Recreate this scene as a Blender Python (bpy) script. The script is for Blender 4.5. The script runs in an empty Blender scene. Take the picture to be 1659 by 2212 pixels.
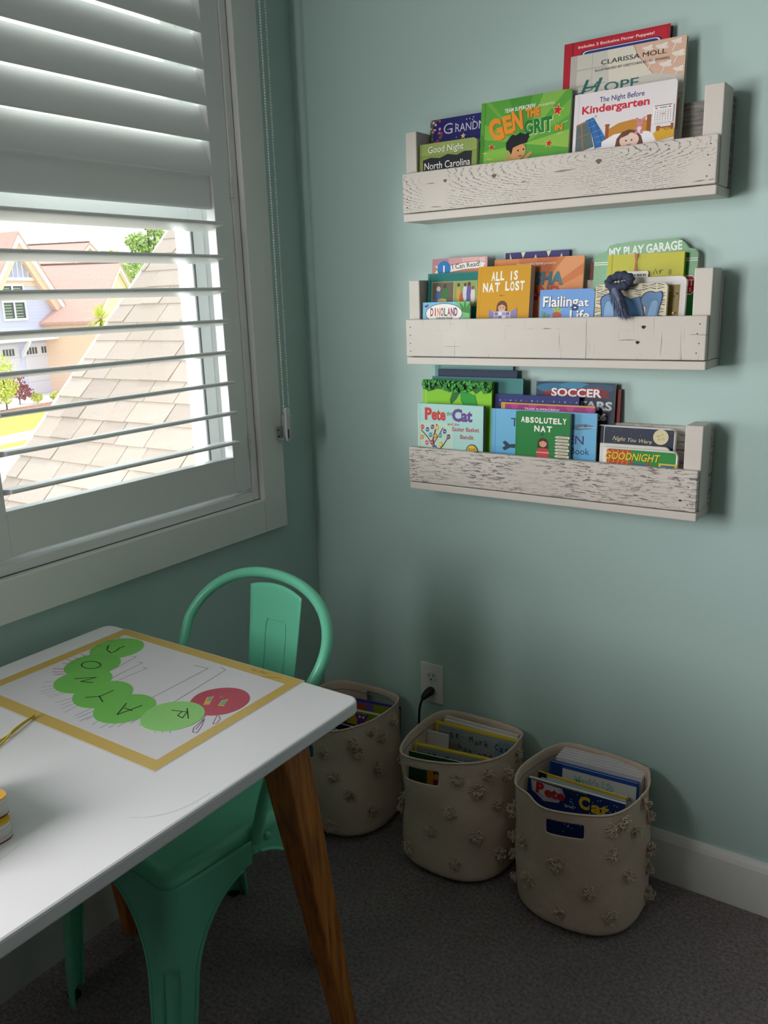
import bpy, math, random
from mathutils import Vector, Matrix
random.seed(7)
SC = bpy.context.scene
COL = SC.collection
PI = math.pi

# ------------------------------------------------------------------ camera, light, exposure
cam_data = bpy.data.cameras.new('camera')
cam = bpy.data.objects.new('camera', cam_data); COL.objects.link(cam)
cam_data.sensor_fit = 'VERTICAL'; cam_data.sensor_height = 36.0; cam_data.lens = 29.697
cam_data.clip_start = 0.02; cam_data.clip_end = 400
_r = Vector((0.82318, 0.56691, -0.03148)); _u = Vector((-0.11502, 0.2208, 0.96851)); _f = Vector((-0.55601, 0.79363, -0.24697))
cam.matrix_world = Matrix(((_r.x, _u.x, -_f.x, 1.5073), (_r.y, _u.y, -_f.y, -1.8102), (_r.z, _u.z, -_f.z, 1.3807), (0, 0, 0, 1)))
SC.camera = cam
SC.view_settings.view_transform = 'Standard'; SC.view_settings.look = 'None'
SC.view_settings.gamma = 1.0; SC.view_settings.use_curve_mapping = False
SC.view_settings.exposure = -0.22
SC.cycles.max_bounces = 8; SC.cycles.diffuse_bounces = 5; SC.cycles.transparent_max_bounces = 12
SC.cycles.sample_clamp_indirect = 6.0

SKY = 2.8; SUN = 3.0; WIN_HERE = 165.0; WIN_FILL = 38.0
world = bpy.data.worlds.new('daylight_sky'); SC.world = world; world.use_nodes = True
bgn = world.node_tree.nodes['Background']; bgn.inputs[0].default_value = (0.86, 0.94, 1.0, 1); bgn.inputs[1].default_value = SKY
def lamp(name, kind, loc, toward, energy, color=(1, 1, 1), size=None, spread=None):
    l = bpy.data.lights.new(name, kind); l.energy = energy; l.color = color
    if kind == 'AREA':
        l.shape = 'RECTANGLE'; l.size, l.size_y = size
        if spread: l.spread = math.radians(spread)
    o = bpy.data.objects.new(name, l); COL.objects.link(o); o.location = loc
    o.rotation_euler = Vector(toward).to_track_quat('-Z', 'Y').to_euler()
    return o
sun = lamp('sun', 'SUN', (0, 0, 8), (-0.05, -0.5, -0.86), SUN, (1.0, 0.90, 0.76)); sun.data.angle = math.radians(0.6)
# area lamps added: one boosts this window's daylight, one fills from an unseen window
lamp('window_daylight_boost', 'AREA', (-1.0, -2.0, 1.18), (1.2, 1.7, 0.05), WIN_HERE, (1.0, 0.97, 0.97), (1.9, 0.9))
lamp('unseen_window_fill', 'AREA', (-0.24, -2.62, 1.62), (0.62, 1, -0.06), WIN_FILL, (1.0, 0.95, 0.95), (1.0, 1.3), 125)

# ------------------------------------------------------------------ materials
def lin(c):
    if isinstance(c, str):
        c = c.lstrip('#'); c = [int(c[i:i+2], 16)/255 for i in (0, 2, 4)]
        return tuple(x/12.92 if x <= 0.04045 else ((x+0.055)/1.055)**2.4 for x in c)
    return tuple(c)
MATS = {}
def M(c, rough=0.55, metal=0.0, spec=0.5):
    key = (c, rough, metal, spec)
    if key in MATS: return MATS[key]
    m = bpy.data.materials.new('paint_%s' % str(c).lstrip('#')); m.use_nodes = True
    b = m.node_tree.nodes['Principled BSDF']
    b.inputs['Base Color'].default_value = (*lin(c), 1); b.inputs['Roughness'].default_value = rough
    b.inputs['Metallic'].default_value = metal; b.inputs['Specular IOR Level'].default_value = spec
    m.diffuse_color = (*lin(c), 1)
    MATS[key] = m; return m
class NT:
    def __init__(s, name, rough=0.6):
        s.m = bpy.data.materials.new(name); s.m.use_nodes = True; s.t = s.m.node_tree
        s.b = s.t.nodes['Principled BSDF']; s.b.inputs['Roughness'].default_value = rough
    def n(s, typ, **kw):
        nd = s.t.nodes.new(typ)
        for k, v in kw.items():
            if k.startswith('i_'):
                key = k[2:]; key = int(key) if key.isdigit() else key.replace('_', ' ')
                nd.inputs[key].default_value = v
            else: setattr(nd, k, v)
        return nd
    def l(s, a, b): s.t.links.new(a, b)
    def coords(s, scale=(1, 1, 1), kind='Object', rot=(0, 0, 0)):
        tc = s.n('ShaderNodeTexCoord'); mp = s.n('ShaderNodeMapping')
        mp.inputs['Scale'].default_value = scale; mp.inputs['Rotation'].default_value = rot
        s.l(tc.outputs[kind], mp.inputs['Vector']); return mp.outputs[0]
    def noise(s, vec, scale, detail=4, rough=0.55, dist=0.0):
        nd = s.n('ShaderNodeTexNoise'); nd.inputs['Scale'].default_value = scale; nd.inputs['Detail'].default_value = detail
        nd.inputs['Roughness'].default_value = rough; nd.inputs['Distortion'].default_value = dist
        s.l(vec, nd.inputs['Vector']); return nd.outputs[0]
    def ramp(s, fac, stops, interp='LINEAR'):
        r = s.n('ShaderNodeValToRGB'); r.color_ramp.interpolation = interp
        el = r.color_ramp.elements
        while len(el) < len(stops): el.new(0.5)
        for e, (p, c) in zip(el, stops):
            e.position = p; e.color = (*lin(c), 1) if not isinstance(c, (int, float)) else (c, c, c, 1)
        s.l(fac, r.inputs[0]); return r.outputs[0]
    def mul(s, a, b, op='MULTIPLY'):
        nd = s.n('ShaderNodeMath', operation=op)
        for i, v in enumerate((a, b)):
            if isinstance(v, (int, float)): nd.inputs[i].default_value = v
            else: s.l(v, nd.inputs[i])
        return nd.outputs[0]
    def mix(s, fac, a, b):
        nd = s.n('ShaderNodeMix', data_type='RGBA')
        for sock, v in ((nd.inputs[0], fac), (nd.inputs[6], a), (nd.inputs[7], b)):
            if isinstance(v, (int, float)): sock.default_value = v
            elif isinstance(v, (str, tuple)): sock.default_value = (*lin(v), 1)
            else: s.l(v, sock)
        return nd.outputs[2]
    def color(s, sock): s.l(sock, s.b.inputs['Base Color'])
    def bump(s, h, strength=0.3, dist=0.005):
        nd = s.n('ShaderNodeBump'); nd.inputs['Strength'].default_value = strength; nd.inputs['Distance'].default_value = dist
        s.l(h, nd.inputs['Height']); s.l(nd.outputs[0], s.b.inputs['Normal'])

def wall_mat():
    t = NT('mint_wall_paint', 0.5); v = t.coords()
    t.color(t.mix(t.noise(v, 1.3, 2), '#b2ccc6', '#b5cec9')); t.bump(t.noise(v, 260, 2), 0.12, 0.0008)
    t.b.inputs['Specular IOR Level'].default_value = 0.35
    return t.m
def carpet_mat():
    t = NT('grey_carpet_pile', 0.95); v = t.coords()
    a = t.noise(v, 125, 3, 0.7); b = t.noise(v, 9, 3); c = t.noise(v, 420, 2, 0.6)
    col = t.mix(t.ramp(a, [(0.30, 0.0), (0.66, 1.0)]), '#8f8384', '#d8cbcb')
    t.color(t.mix(t.ramp(b, [(0.35, 0.0), (0.7, 0.25)]), col, '#978b8b'))
    t.bump(t.mul(a, c, 'ADD'), 1.0, 0.02); t.b.inputs['Specular IOR Level'].default_value = 0.1
    return t.m
def shelf_mat(style):
    t = NT('whitewashed_wood_' + style, 0.6); v = t.coords()
    base = t.mix(t.noise(v, 6, 3), '#d9d1c8', '#cac2b9')
    if style == 'ringed':
        d = t.coords((1.0, 1.0, 5.5))
        w = t.n('ShaderNodeTexWave', wave_type='RINGS', rings_direction='SPHERICAL'); w.inputs['Scale'].default_value = 17
        w.inputs['Distortion'].default_value = 5.0; w.inputs['Detail'].default_value = 3; w.inputs['Detail Scale'].default_value = 1.6
        mp = t.n('ShaderNodeMapping'); mp.inputs['Location'].default_value = (-0.86, 0.1, -9.0); t.l(d, mp.inputs['Vector'])
        t.l(mp.outputs[0], w.inputs['Vector'])
        lines = t.ramp(w.outputs[0], [(0.02, 1.0), (0.13, 0.0)])
        dash = t.ramp(t.noise(t.coords((1, 1, 1.6)), 150, 2, 0.7), [(0.46, 0.0), (0.54, 1.0)])
        mask = t.ramp(t.noise(v, 7, 2), [(0.36, 0.0), (0.56, 1.0)])
        crack = t.mul(t.mul(lines, dash), mask)
        fine = t.mul(t.ramp(t.noise(t.coords((9, 9, 130)), 1.0, 3, 0.6, 0.6), [(0.29, 1.0), (0.325, 0.0)]), 0.8)
        crack = t.mul(crack, fine, 'MAXIMUM')
    elif style == 'scratched':
        fine = t.ramp(t.noise(t.coords((9, 9, 170)), 1.0, 3, 0.65, 0.3), [(0.27, 1.0), (0.33, 0.0)])
        vert = t.ramp(t.noise(t.coords((150, 10, 6)), 1.0, 3, 0.6), [(0.27, 0.8), (0.36, 0.0)])
        crack = t.mul(fine, vert, 'MAXIMUM')
    else:
        a = t.ramp(t.noise(t.coords((34, 30, 210)), 1.0, 4, 0.75, 0.5), [(0.41, 1.0), (0.46, 0.0)])
        b = t.ramp(t.noise(v, 9, 3), [(0.38, 0.15), (0.58, 1.0)])
        crack = t.mul(a, b)
    t.color(t.mix(t.mul(crack, 0.85), base, '#4c4844')); t.bump(t.mul(crack, -1.0), 0.5, 0.003)
    return t.m
def wood_leg_mat(light, dark, name):
    t = NT(name, 0.4)
    a = t.noise(t.coords((90, 90, 5)), 1.0, 4, 0.6, 0.4)
    t.color(t.mix(t.ramp(a, [(0.36, 0.0), (0.64, 1.0)]), light, dark)); t.bump(a, 0.1, 0.001)
    return t.m
def canvas_mat():
    t = NT('natural_canvas', 0.9); v = t.coords()
    w1 = t.noise(t.coords((500, 500, 60)), 1.0, 2); w2 = t.noise(t.coords((60, 60, 700)), 1.0, 2)
    t.color(t.mix(t.noise(v, 12, 3), '#d3bda9', '#dcc7b5')); t.bump(t.mul(t.mul(w1, w2, 'ADD'), t.mul(t.noise(v, 14, 3), 6.0), 'ADD'), 0.35, 0.0035)
    t.b.inputs['Specular IOR Level'].default_value = 0.15
    return t.m
def shingle_mat(cols, name, grain=90):
    t = NT(name, 0.9)
    g = t.n('ShaderNodeNewGeometry'); v = t.coords()
    c = t.ramp(g.outputs['Random Per Island'], [(i/(len(cols)-1), c) for i, c in enumerate(cols)])
    sp = t.ramp(t.noise(v, grain, 3, 0.75), [(0.32, 0.0), (0.68, 1.0)])
    t.color(t.mix(t.mul(sp, 0.40), c, '#8f8078')); t.bump(sp, 0.3, 0.004)
    return t.m
def lap_mat(name, col, per_m, dark=0.75, axis='z'):
    t = NT(name, 0.7); w = t.n('ShaderNodeTexWave', wave_type='BANDS', bands_direction='Z' if axis == 'z' else 'DIAGONAL', wave_profile='SAW')
    w.inputs['Scale'].default_value = per_m*0.1592*2; t.l(t.coords(), w.inputs['Vector'])
    c = lin(col); t.color(t.mix(t.ramp(w.outputs[0], [(0.0, 0.0), (0.85, 0.15), (1.0, 1.0)]), col, tuple(x*dark for x in c)))
    return t.m
def lawn_mat():
    t = NT('mown_lawn', 0.9); v = t.coords()
    t.color(t.mix(t.noise(v, 1.2, 5, 0.7), '#a9bf48', '#c6d460')); t.bump(t.noise(v, 30, 3), 0.6, 0.05); return t.m
def mulch_mat():
    t = NT('mulch', 0.95); v = t.coords()
    t.color(t.mix(t.ramp(t.noise(v, 9, 4, 0.7), [(0.35, 0.0), (0.65, 1.0)]), '#7c4a3c', '#b88a74')); return t.m
def glass_mat():
    m = bpy.data.materials.new('window_glass'); m.use_nodes = True; t = m.node_tree; t.nodes.clear()
    o = t.nodes.new('ShaderNodeOutputMaterial'); mx = t.nodes.new('ShaderNodeMixShader'); tr = t.nodes.new('ShaderNodeBsdfTransparent')
    gl = t.nodes.new('ShaderNodeBsdfGlossy'); fr = t.nodes.new('ShaderNodeFresnel'); fr.inputs[0].default_value = 1.3
    gl.inputs['Roughness'].default_value = 0.0; tr.inputs[0].default_value = (0.95, 0.98, 0.97, 1)
    t.links.new(fr.outputs[0], mx.inputs[0]); t.links.new(tr.outputs[0], mx.inputs[1]); t.links.new(gl.outputs[0], mx.inputs[2])
    t.links.new(mx.outputs[0], o.inputs[0]); return m
WALL = wall_mat(); CARPET = carpet_mat(); CANVAS = canvas_mat(); GLASS = glass_mat()
TRIM = M('#e6e7e4', 0.38); CEIL = M('#b9bbb8', 0.8); SHUT = M('#e9e9e8', 0.32)
YARN = M('#d2bfab', 0.95, 0, 0.1)

# ------------------------------------------------------------------ mesh helpers
class MB:
    """collects faces, links them as ONE mesh object"""
    def __init__(s): s.v = []; s.f = []; s.mi = []; s.mats = []; s.cur = 0
    def mat(s, m):
        if m not in s.mats: s.mats.append(m)
        s.cur = s.mats.index(m); return s
    def face(s, idx): s.f.append(tuple(idx)); s.mi.append(s.cur)
    def add(s, verts, faces, T=None):
        o = len(s.v)
        for p in verts:
            p = Vector(p); s.v.append(T @ p if T is not None else p)
        for f in faces: s.face([i+o for i in f])
        return s
    def box(s, x0, y0, z0, x1, y1, z1, T=None):
        v = [(x0, y0, z0), (x1, y0, z0), (x1, y1, z0), (x0, y1, z0), (x0, y0, z1), (x1, y0, z1), (x1, y1, z1), (x0, y1, z1)]
        return s.add(v, [(0, 3, 2, 1), (4, 5, 6, 7), (0, 1, 5, 4), (1, 2, 6, 5), (2, 3, 7, 6), (3, 0, 4, 7)], T)
    def prism(s, pts, d0, d1, axis='y', T=None):
        """outline pts (a,b) extruded along an axis; 'y': (a,d,b); 'z': (a,b,d); 'x': (d,a,b)"""
        mk = {'y': lambda a, b, d: (a, d, b), 'z': lambda a, b, d: (a, b, d), 'x': lambda a, b, d: (d, a, b)}[axis]
        n = len(pts); v = [mk(a, b, d0) for a, b in pts] + [mk(a, b, d1) for a, b in pts]
        f = [tuple(range(n)), tuple(range(2*n-1, n-1, -1))] + [(i, i+n, (i+1) % n+n, (i+1) % n) for i in range(n)]
        return s.add(v, f, T)
    def grid(s, fn, nu, nv, closeu=False, T=None):
        v = [fn(i, j) for j in range(nv) for i in range(nu)]; f = []
        for j in range(nv-1):
            for i in range(nu if closeu else nu-1):
                a = j*nu+i; b = j*nu+(i+1) % nu; f.append((a, b, b+nu, a+nu))
        return s.add(v, f, T)
    def tube(s, path, r, n=10, caps=True, closed=False):
        path = [Vector(p) for p in path]; m = len(path); rr = r if isinstance(r, (list, tuple)) else [r]*m
        up = None; o = len(s.v)
        for k, p in enumerate(path):
            if closed: d = path[(k+1) % m]-path[k-1]
            else: d = path[min(k+1, m-1)]-path[max(k-1, 0)]
            d.normalize()
            if up is None:
                up = Vector((0, 0, 1)) if abs(d.z) < 0.9 else Vector((1, 0, 0))
            a = d.cross(up); a.normalize(); b = a.cross(d); up = b
            for i in range(n):
                t = 2*PI*i/n; s.v.append(p + (a*math.cos(t)+b*math.sin(t))*rr[k])
        for k in range(m if closed else m-1):
            k2 = (k+1) % m
            for i in range(n):
                i2 = (i+1) % n; s.face((o+k*n+i, o+k*n+i2, o+k2*n+i2, o+k2*n+i))
        if caps and not closed:
            s.face([o+i for i in range(n)][::-1]); s.face([o+(m-1)*n+i for i in range(n)])
        return s
    def lathe(s, prof, n=24, T=None):
        """prof: (radius, z)"""
        v = [(r*math.cos(2*PI*i/n), r*math.sin(2*PI*i/n), z) for r, z in prof for i in range(n)]; m = len(prof)
        f = [(k*n+i, k*n+(i+1) % n, (k+1)*n+(i+1) % n, (k+1)*n+i) for k in range(m-1) for i in range(n)]
        f += [tuple(range(n))[::-1], tuple((m-1)*n+i for i in range(n))]
        return s.add(v, f, T)
    def build(s, name, mat=None, parent=None, smooth=None, bevel=0, loc=None):
        if mat is not None and not s.mats: s.mats = [mat]
        me = bpy.data.meshes.new(name); me.from_pydata([tuple(p) for p in s.v], [], s.f)
        for m in s.mats: me.materials.append(m)
        if len(s.mats) > 1: me.polygons.foreach_set('material_index', s.mi)
        if smooth is not None:
            me.polygons.foreach_set('use_smooth', [True]*len(me.polygons)); me.set_sharp_from_angle(angle=math.radians(smooth))
        me.update()
        o = bpy.data.objects.new(name, me); COL.objects.link(o)
        if parent is not None: o.parent = parent
        if loc: o.location = loc
        if bevel:
            b = o.modifiers.new('edge', 'BEVEL'); b.width = bevel; b.segments = 2; b.limit_method = 'ANGLE'; b.angle_limit = 0.6
        return o
def tag(o, label, cat, group=None, kind=None):
    o['label'] = label; o['category'] = cat
    if group: o['group'] = group
    if kind: o['kind'] = kind
    return o
def thing(name, label, cat, loc=(0, 0, 0), rot=(0, 0, 0), group=None):
    o = bpy.data.objects.new(name, None); COL.objects.link(o); o.location = loc; o.rotation_euler = rot; o.empty_display_size = 0.05
    return tag(o, label, cat, group)
def struct(mb, name, mat=None, parent=None, **kw):
    o = mb.build(name, mat, parent, **kw)
    if parent is None: o['kind'] = 'structure'
    return o
def boxes(*bs):
    m = MB()
    for b in bs: m.box(*b)
    return m
def rrect(x0, y0, x1, y1, r, n=5):
    """rounded rectangle outline; r a number or four (bottom-left, bottom-right, top-right, top-left)"""
    rs = r if isinstance(r, (tuple, list)) else (r,)*4
    out = []
    for (cx, cy, a0, q) in ((x0, y0, PI, 0), (x1, y0, 1.5*PI, 1), (x1, y1, 0, 2), (x0, y1, 0.5*PI, 3)):
        q = rs[q]
        if q <= 0: out.append((cx, cy)); continue
        ox = cx+q if cx == x0 else cx-q; oy = cy+q if cy == y0 else cy-q
        out += [(ox+q*math.cos(a0+0.5*PI*k/n), oy+q*math.sin(a0+0.5*PI*k/n)) for k in range(n+1)]
    return out
def spline(pts, per=8, closed=False):
    """Catmull-Rom through pts"""
    P = [Vector(p) for p in pts]; n = len(P); out = []
    rng = range(n) if closed else range(n-1)
    for i in rng:
        if closed: a, b, c, d = P[i-1], P[i], P[(i+1) % n], P[(i+2) % n]
        else: a, b, c, d = P[max(i-1, 0)], P[i], P[i+1], P[min(i+2, n-1)]
        for k in range(per):
            t = k/per
            out.append(0.5*((2*b)+(c-a)*t+(2*a-5*b+4*c-d)*t*t+(3*b-a-3*c+d)*t**3))
    if not closed: out.append(P[-1])
    return out

# ------------------------------------------------------------------ the room
struct(boxes((-0.2, -6.1, -0.1, 5.4, 0.12, 0)), 'floor', CARPET)
struct(boxes((-0.2, -6.1, 2.6, 5.4, 0.12, 2.7)), 'ceiling', CEIL)
struct(boxes((-0.2, 0, 0, 5.4, 0.12, 2.6)), 'wall_right', WALL)
WY0, WY1, WZ0, WZ1 = -0.995, -0.228, 0.876, 2.30       # window opening
VY0, VY1 = -3.25, -2.0                                   # unseen opening added further along the wall for the fill lamp
struct(boxes((-0.2, -6.1, 0, 0, 0, WZ0), (-0.2, -6.1, WZ1, 0, 0, 2.6), (-0.2, WY1, WZ0, 0, 0, WZ1), (-0.2, VY1, WZ0, 0, WY0, WZ1), (-0.2, -6.1, WZ0, 0, VY0, WZ1)), 'wall_left', WALL)
struct(boxes((5.3, -6.1, 0, 5.4, 0, 2.6)), 'wall_far', M('#4f5a56', 0.7))
struct(boxes((0, -6.1, 0, 5.3, -6.0, 2.6)), 'wall_back', M('#4f5a56', 0.7))
def baseboard(name, along):
    m = MB(); prof = [(0, 0), (0.015, 0), (0.015, 0.108), (0.012, 0.118), (0.0075, 0.1278), (0, 0.1278)]
    if along == 'x': m.prism([(-a, b) for a, b in prof], 0.0, 5.3, 'x')
    else: m.prism(prof, -6.0, -0.015, 'y')
    return struct(m, name, TRIM)
baseboard('baseboard_right', 'x'); baseboard('baseboard_left', 'y')
# casing of the window: side boards run the full height, the apron board butts between them
for i, b in enumerate(((0, WY1, 0.788, 0.02, -0.1435, 2.385), (0, WY0-0.085, 0.788, 0.02, WY0, 2.385), (0, WY0, 0.788, 0.02, WY1, WZ0), (0, WY0, WZ1, 0.02, WY1, 2.385))):
    struct(boxes(b), 'trim_%d' % (i+1), TRIM, bevel=0.0025)
# the window itself: vinyl frame, two sashes, glass
win = bpy.data.objects.new('window_1', None); COL.objects.link(win); win['kind'] = 'structure'
VINYL = M('#eef0f0', 0.35)
def ring(m, x0, x1, y0, y1, z0, z1, w, wb=None, wt=None):
    wb = wb or w; wt = wt or w
    m.box(x0, y0, z0, x1, y0+w, z1); m.box(x0, y1-w, z0, x1, y1, z1); m.box(x0, y0+w, z0, x1, y1-w, z0+wb); m.box(x0, y0+w, z1-wt, x1, y1-w, z1)
m = MB(); ring(m, -0.2, -0.07, WY0, WY1, WZ0, WZ1, 0.03); struct(m, 'window_frame', VINYL, win, bevel=0.003)
m = MB(); ring(m, -0.125, -0.095, WY0+0.03, WY1-0.03, WZ0+0.03, 1.605, 0.045, 0.06, 0.035); lo = struct(m, 'lower_sash', VINYL, win, bevel=0.003)
struct(boxes((-0.112, WY0+0.075, WZ0+0.09, -0.108, WY1-0.075, 1.57)), 'pane', GLASS, lo)
struct(boxes((-0.128, WY1-0.0735, WZ0+0.09, -0.093, WY1-0.068, 1.57)), 'screen_track', M('#6b6f72', 0.5), lo)
m = MB(); ring(m, -0.165, -0.135, WY0+0.03, WY1-0.03, 1.575, WZ1-0.03, 0.045, 0.035); up = struct(m, 'upper_sash', VINYL, win, bevel=0.003)
struct(boxes((-0.152, WY0+0.075, 1.61, -0.148, WY1-0.075, WZ1-0.075)), 'pane', GLASS, up)
added_win = bpy.data.objects.new('added_window', None); COL.objects.link(added_win); added_win['kind'] = 'structure'  # frame of the unseen window added to carry the fill lamp
m = MB(); ring(m, -0.2, -0.05, VY0, VY1, WZ0, WZ1, 0.05); struct(m, 'window_frame', VINYL, added_win)

# ------------------------------------------------------------------ plantation shutter
shut = thing('plantation_shutter', 'white plantation shutter with the upper louvers tilted shut, in the window beside the corner', 'shutter', (0, -0.62, 0.897))
def W(o):   # keep world placement of a mesh built in world coordinates under a thing with a location
    p = o.parent; o.matrix_parent_inverse = (Matrix.Translation(p.location) @ p.rotation_euler.to_matrix().to_4x4()).inverted(); return o
m = MB(); ring(m, -0.03, 0.004, WY0+0.002, WY1-0.002, WZ0+0.002, WZ1-0.002, 0.021)
W(m.build('shutter_frame', SHUT, shut, bevel=0.002))
PY0, PY1, PZ0, PZ1 = -0.972, -0.2515, 0.9105, 2.275
for y0, y1 in ((PY0, -0.929), (-0.3095, PY1)):
    W(boxes((-0.028, y0, PZ0, 0, y1, PZ1)).build('stile', SHUT, shut, bevel=0.0015))
W(boxes((-0.028, -0.929, PZ0, 0, -0.3095, 1.0005)).build('bottom_rail', SHUT, shut, bevel=0.0015))
W(boxes((-0.028, -0.929, 2.235, 0, -0.3095, PZ1)).build('top_rail', SHUT, shut, bevel=0.0015))
def louver_mesh():
    m = MB(); n = 20; y0, y1 = -0.308, 0.308
    prof = []
    for i in range(n):
        a = 2*PI*i/n; c, s = math.cos(a), math.sin(a)
        prof.append((0.0425*math.copysign(abs(c)**0.9, c), 0.0056*math.copysign(abs(s)**0.5, s)))
    m.prism([(x, z) for x, z in prof], y0, y1, 'y')
    return m
lv = louver_mesh().build('louver', SHUT, shut, smooth=50)
first = True
def place_louver(z, tilt):
    global first
    o = lv if first else lv.copy()
    if not first: COL.objects.link(o); o.parent = shut
    first = False
    o.location = (-0.0135, 0.0005, z-0.897); o.rotation_euler = (0, math.radians(tilt), 0)
for k in range(8): place_louver(1.5525-0.0737*k, -8.0)
place_louver(1.633, 90)
for k in range(7): place_louver(1.7025+0.0748*k, 67)
hg = MB()
for z0 in (1.605, 0.99):
    hg2 = MB()
    for a, b in ((0, 0.014), (0.0155, 0.046), (0.0475, 0.062)):
        hg2.lathe([(0.0042, z0+a), (0.0042, z0+b)], 10, Matrix.Translation((0.003, PY1+0.001, 0)))
    W(hg2.build('hinge', M('#d9dbd9', 0.3), shut, smooth=40))

# ------------------------------------------------------------------ roller-blind chain with its tension device on the casing edge
ch = thing('blind_chain', 'white beaded blind chain hanging beside the window casing into a clear tensioner', 'chain', (0.04, -0.145, 1.07))
m = MB()
def bead_run(m, a, b):
    a, b = Vector(a), Vector(b); n = int((b-a).length/0.0062)
    m.tube([a, b], 0.0006, 5)
    for k in range(n+1):
        p = a.lerp(b, k/n); m.lathe([(0.0004, -0.0021), (0.0019, -0.0014), (0.0025, 0), (0.0019, 0.0014), (0.0004, 0.0021)], 6, Matrix.Translation(p))
bead_run(m, (0.04, -0.1545, 1.095), (0.04, -0.1536, 2.42)); bead_run(m, (0.04, -0.1345, 1.085), (0.04, -0.1341, 2.42))
W(m.build('bead_chain', M('#e9ebe6', 0.35), ch, smooth=60))
m = MB()
m.prism([(y, z) for y, z in rrect(-0.163, 1.022, -0.151, 1.110, 0.0058)], 0.048, 0.0535, 'x')
W(m.build('tensioner_cover', M('#d6d9da', 0.25), ch, bevel=0.001))
m = boxes((0.0, -0.1434, 1.028, 0.05, -0.1345, 1.088)); W(m.build('tensioner_body', M('#bfc4c2', 0.3), ch, bevel=0.002))
m = MB().prism(rrect(-0.1595, 1.029, -0.1545, 1.054, 0.0024), 0.0534, 0.0540, 'x'); W(m.build('release_slot', M('#2c302f', 0.4), ch))
m = boxes((0.0205, -0.166, 1.026, 0.046, -0.1435, 1.030), (0.0205, -0.166, 1.030, 0.023, -0.1435, 1.058)); W(m.build('bracket', M('#9fa6a3', 0.3), ch))
for z in (1.034, 1.05):
    m = MB().lathe([(0.0026, 0), (0.0022, 0.002)], 10, Matrix.Translation((0.023, -0.1625, z)) @ Matrix.Rotation(PI/2, 4, 'Y')); W(m.build('screw', M('#2a2e2c', 0.4), ch))
# ------------------------------------------------------------------ wall shelves
Z1, Z2, Z3 = 1.5631, 1.2414, 0.9379
SX0, SX1 = 0.3896, 1.0767
def shelf(name, z, label, style, narrow_left=False):
    t = thing(name, label, 'shelf', (0.733, 0, z-0.019), (0, 0, 0), 'whitewashed ledge shelves on the wall')
    wd = SHELF[style]; pl = SHELF['plain']
    fr = W(boxes((SX0, -0.1, z, SX1, -0.085, z+0.0851)).build('front_board', wd, t, bevel=0.002))
    W(boxes((SX0+0.001, -0.1, z-0.019, SX1+0.002, -0.085, z-0.002), (SX0+0.001, -0.085, z-0.019, SX1+0.002, -0.001, z-0.002)).build('bottom_board', pl, t, bevel=0.002))
    W(boxes((SX0+0.004, -0.018, z-0.001, SX1+0.003, -0.001, z+0.160)).build('back_board', SHELF['grey'] if style == 'ringed' else wd, t, bevel=0.0015))
    if narrow_left: W(boxes((SX0, -0.058, z-0.001, 0.4015, -0.0185, z+0.172)).build('end_block', pl, t, bevel=0.002))
    else: W(boxes((SX0+0.001, -0.0845, z-0.001, 0.4195, -0.0185, z+0.1735)).build('end_block', pl, t, bevel=0.002))
    W(boxes((1.0435, -0.0845, z-0.001, 1.0787, -0.0185, z+0.1735)).build('end_block', pl, t, bevel=0.002))
    nails = [(SX0+0.012, z+0.012+0.0185*k) for k in range(4)]+[(SX1-0.017+0.004*(k % 2), z+0.014+0.0185*k) for k in range(4)]
    for x, zz in nails: W(MB().lathe([(0.0013, 0), (0.0013, 0.0006)], 8, Matrix.Translation((x, -0.0999, zz)) @ Matrix.Rotation(PI/2, 4, 'X')).build('nail_head', M('#33302d', 0.7), t))
    for x, zz, r in KNOTS.get(style, ()): W(MB().prism([(x+r*(1+.3*math.sin(3*a))*math.cos(a), zz+r*.8*math.sin(a)) for a in [2*PI*k/12 for k in range(12)]], -0.1004, -0.099, 'y').build('knot', M('#6f655c' if style == 'ringed' else '#2b2624', 0.8), t))
    return t
KNOTS = {'ringed': ((0.502, Z1+0.060, .0042), (0.622, Z1+0.058, .0052), (0.852, Z1+0.062, .0058)), 'scratched': ((0.955, Z2+0.064, .0042), (0.944, Z2+0.034, .0040)), 'flaked': ((1.045, Z3+0.022, .0028),)}
SHELF = {k: shelf_mat(k) for k in ('ringed', 'scratched', 'flaked')}
SHELF['plain'] = M('#d3ccc3', 0.6)
def grey_wood():
    t = NT('weathered_grey_wood', 0.7); a = t.noise(t.coords((12, 12, 160)), 1.0, 4, 0.7)
    t.color(t.mix(t.ramp(a, [(0.35, 0.0), (0.65, 1.0)]), '#5d5a54', '#9a958c')); return t.m
SHELF['grey'] = grey_wood()
shelf('wall_shelf', Z1, 'whitewashed wooden book ledge with ringed knotty grain, topmost of the three on the wall', 'ringed')
shelf('wall_shelf', Z2, 'whitewashed wooden book ledge with two dark knot holes, middle of the three', 'scratched')
shelf('wall_shelf', Z3, 'white flaking wooden book ledge, lowest of the three on the wall', 'flaked', True)

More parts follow.
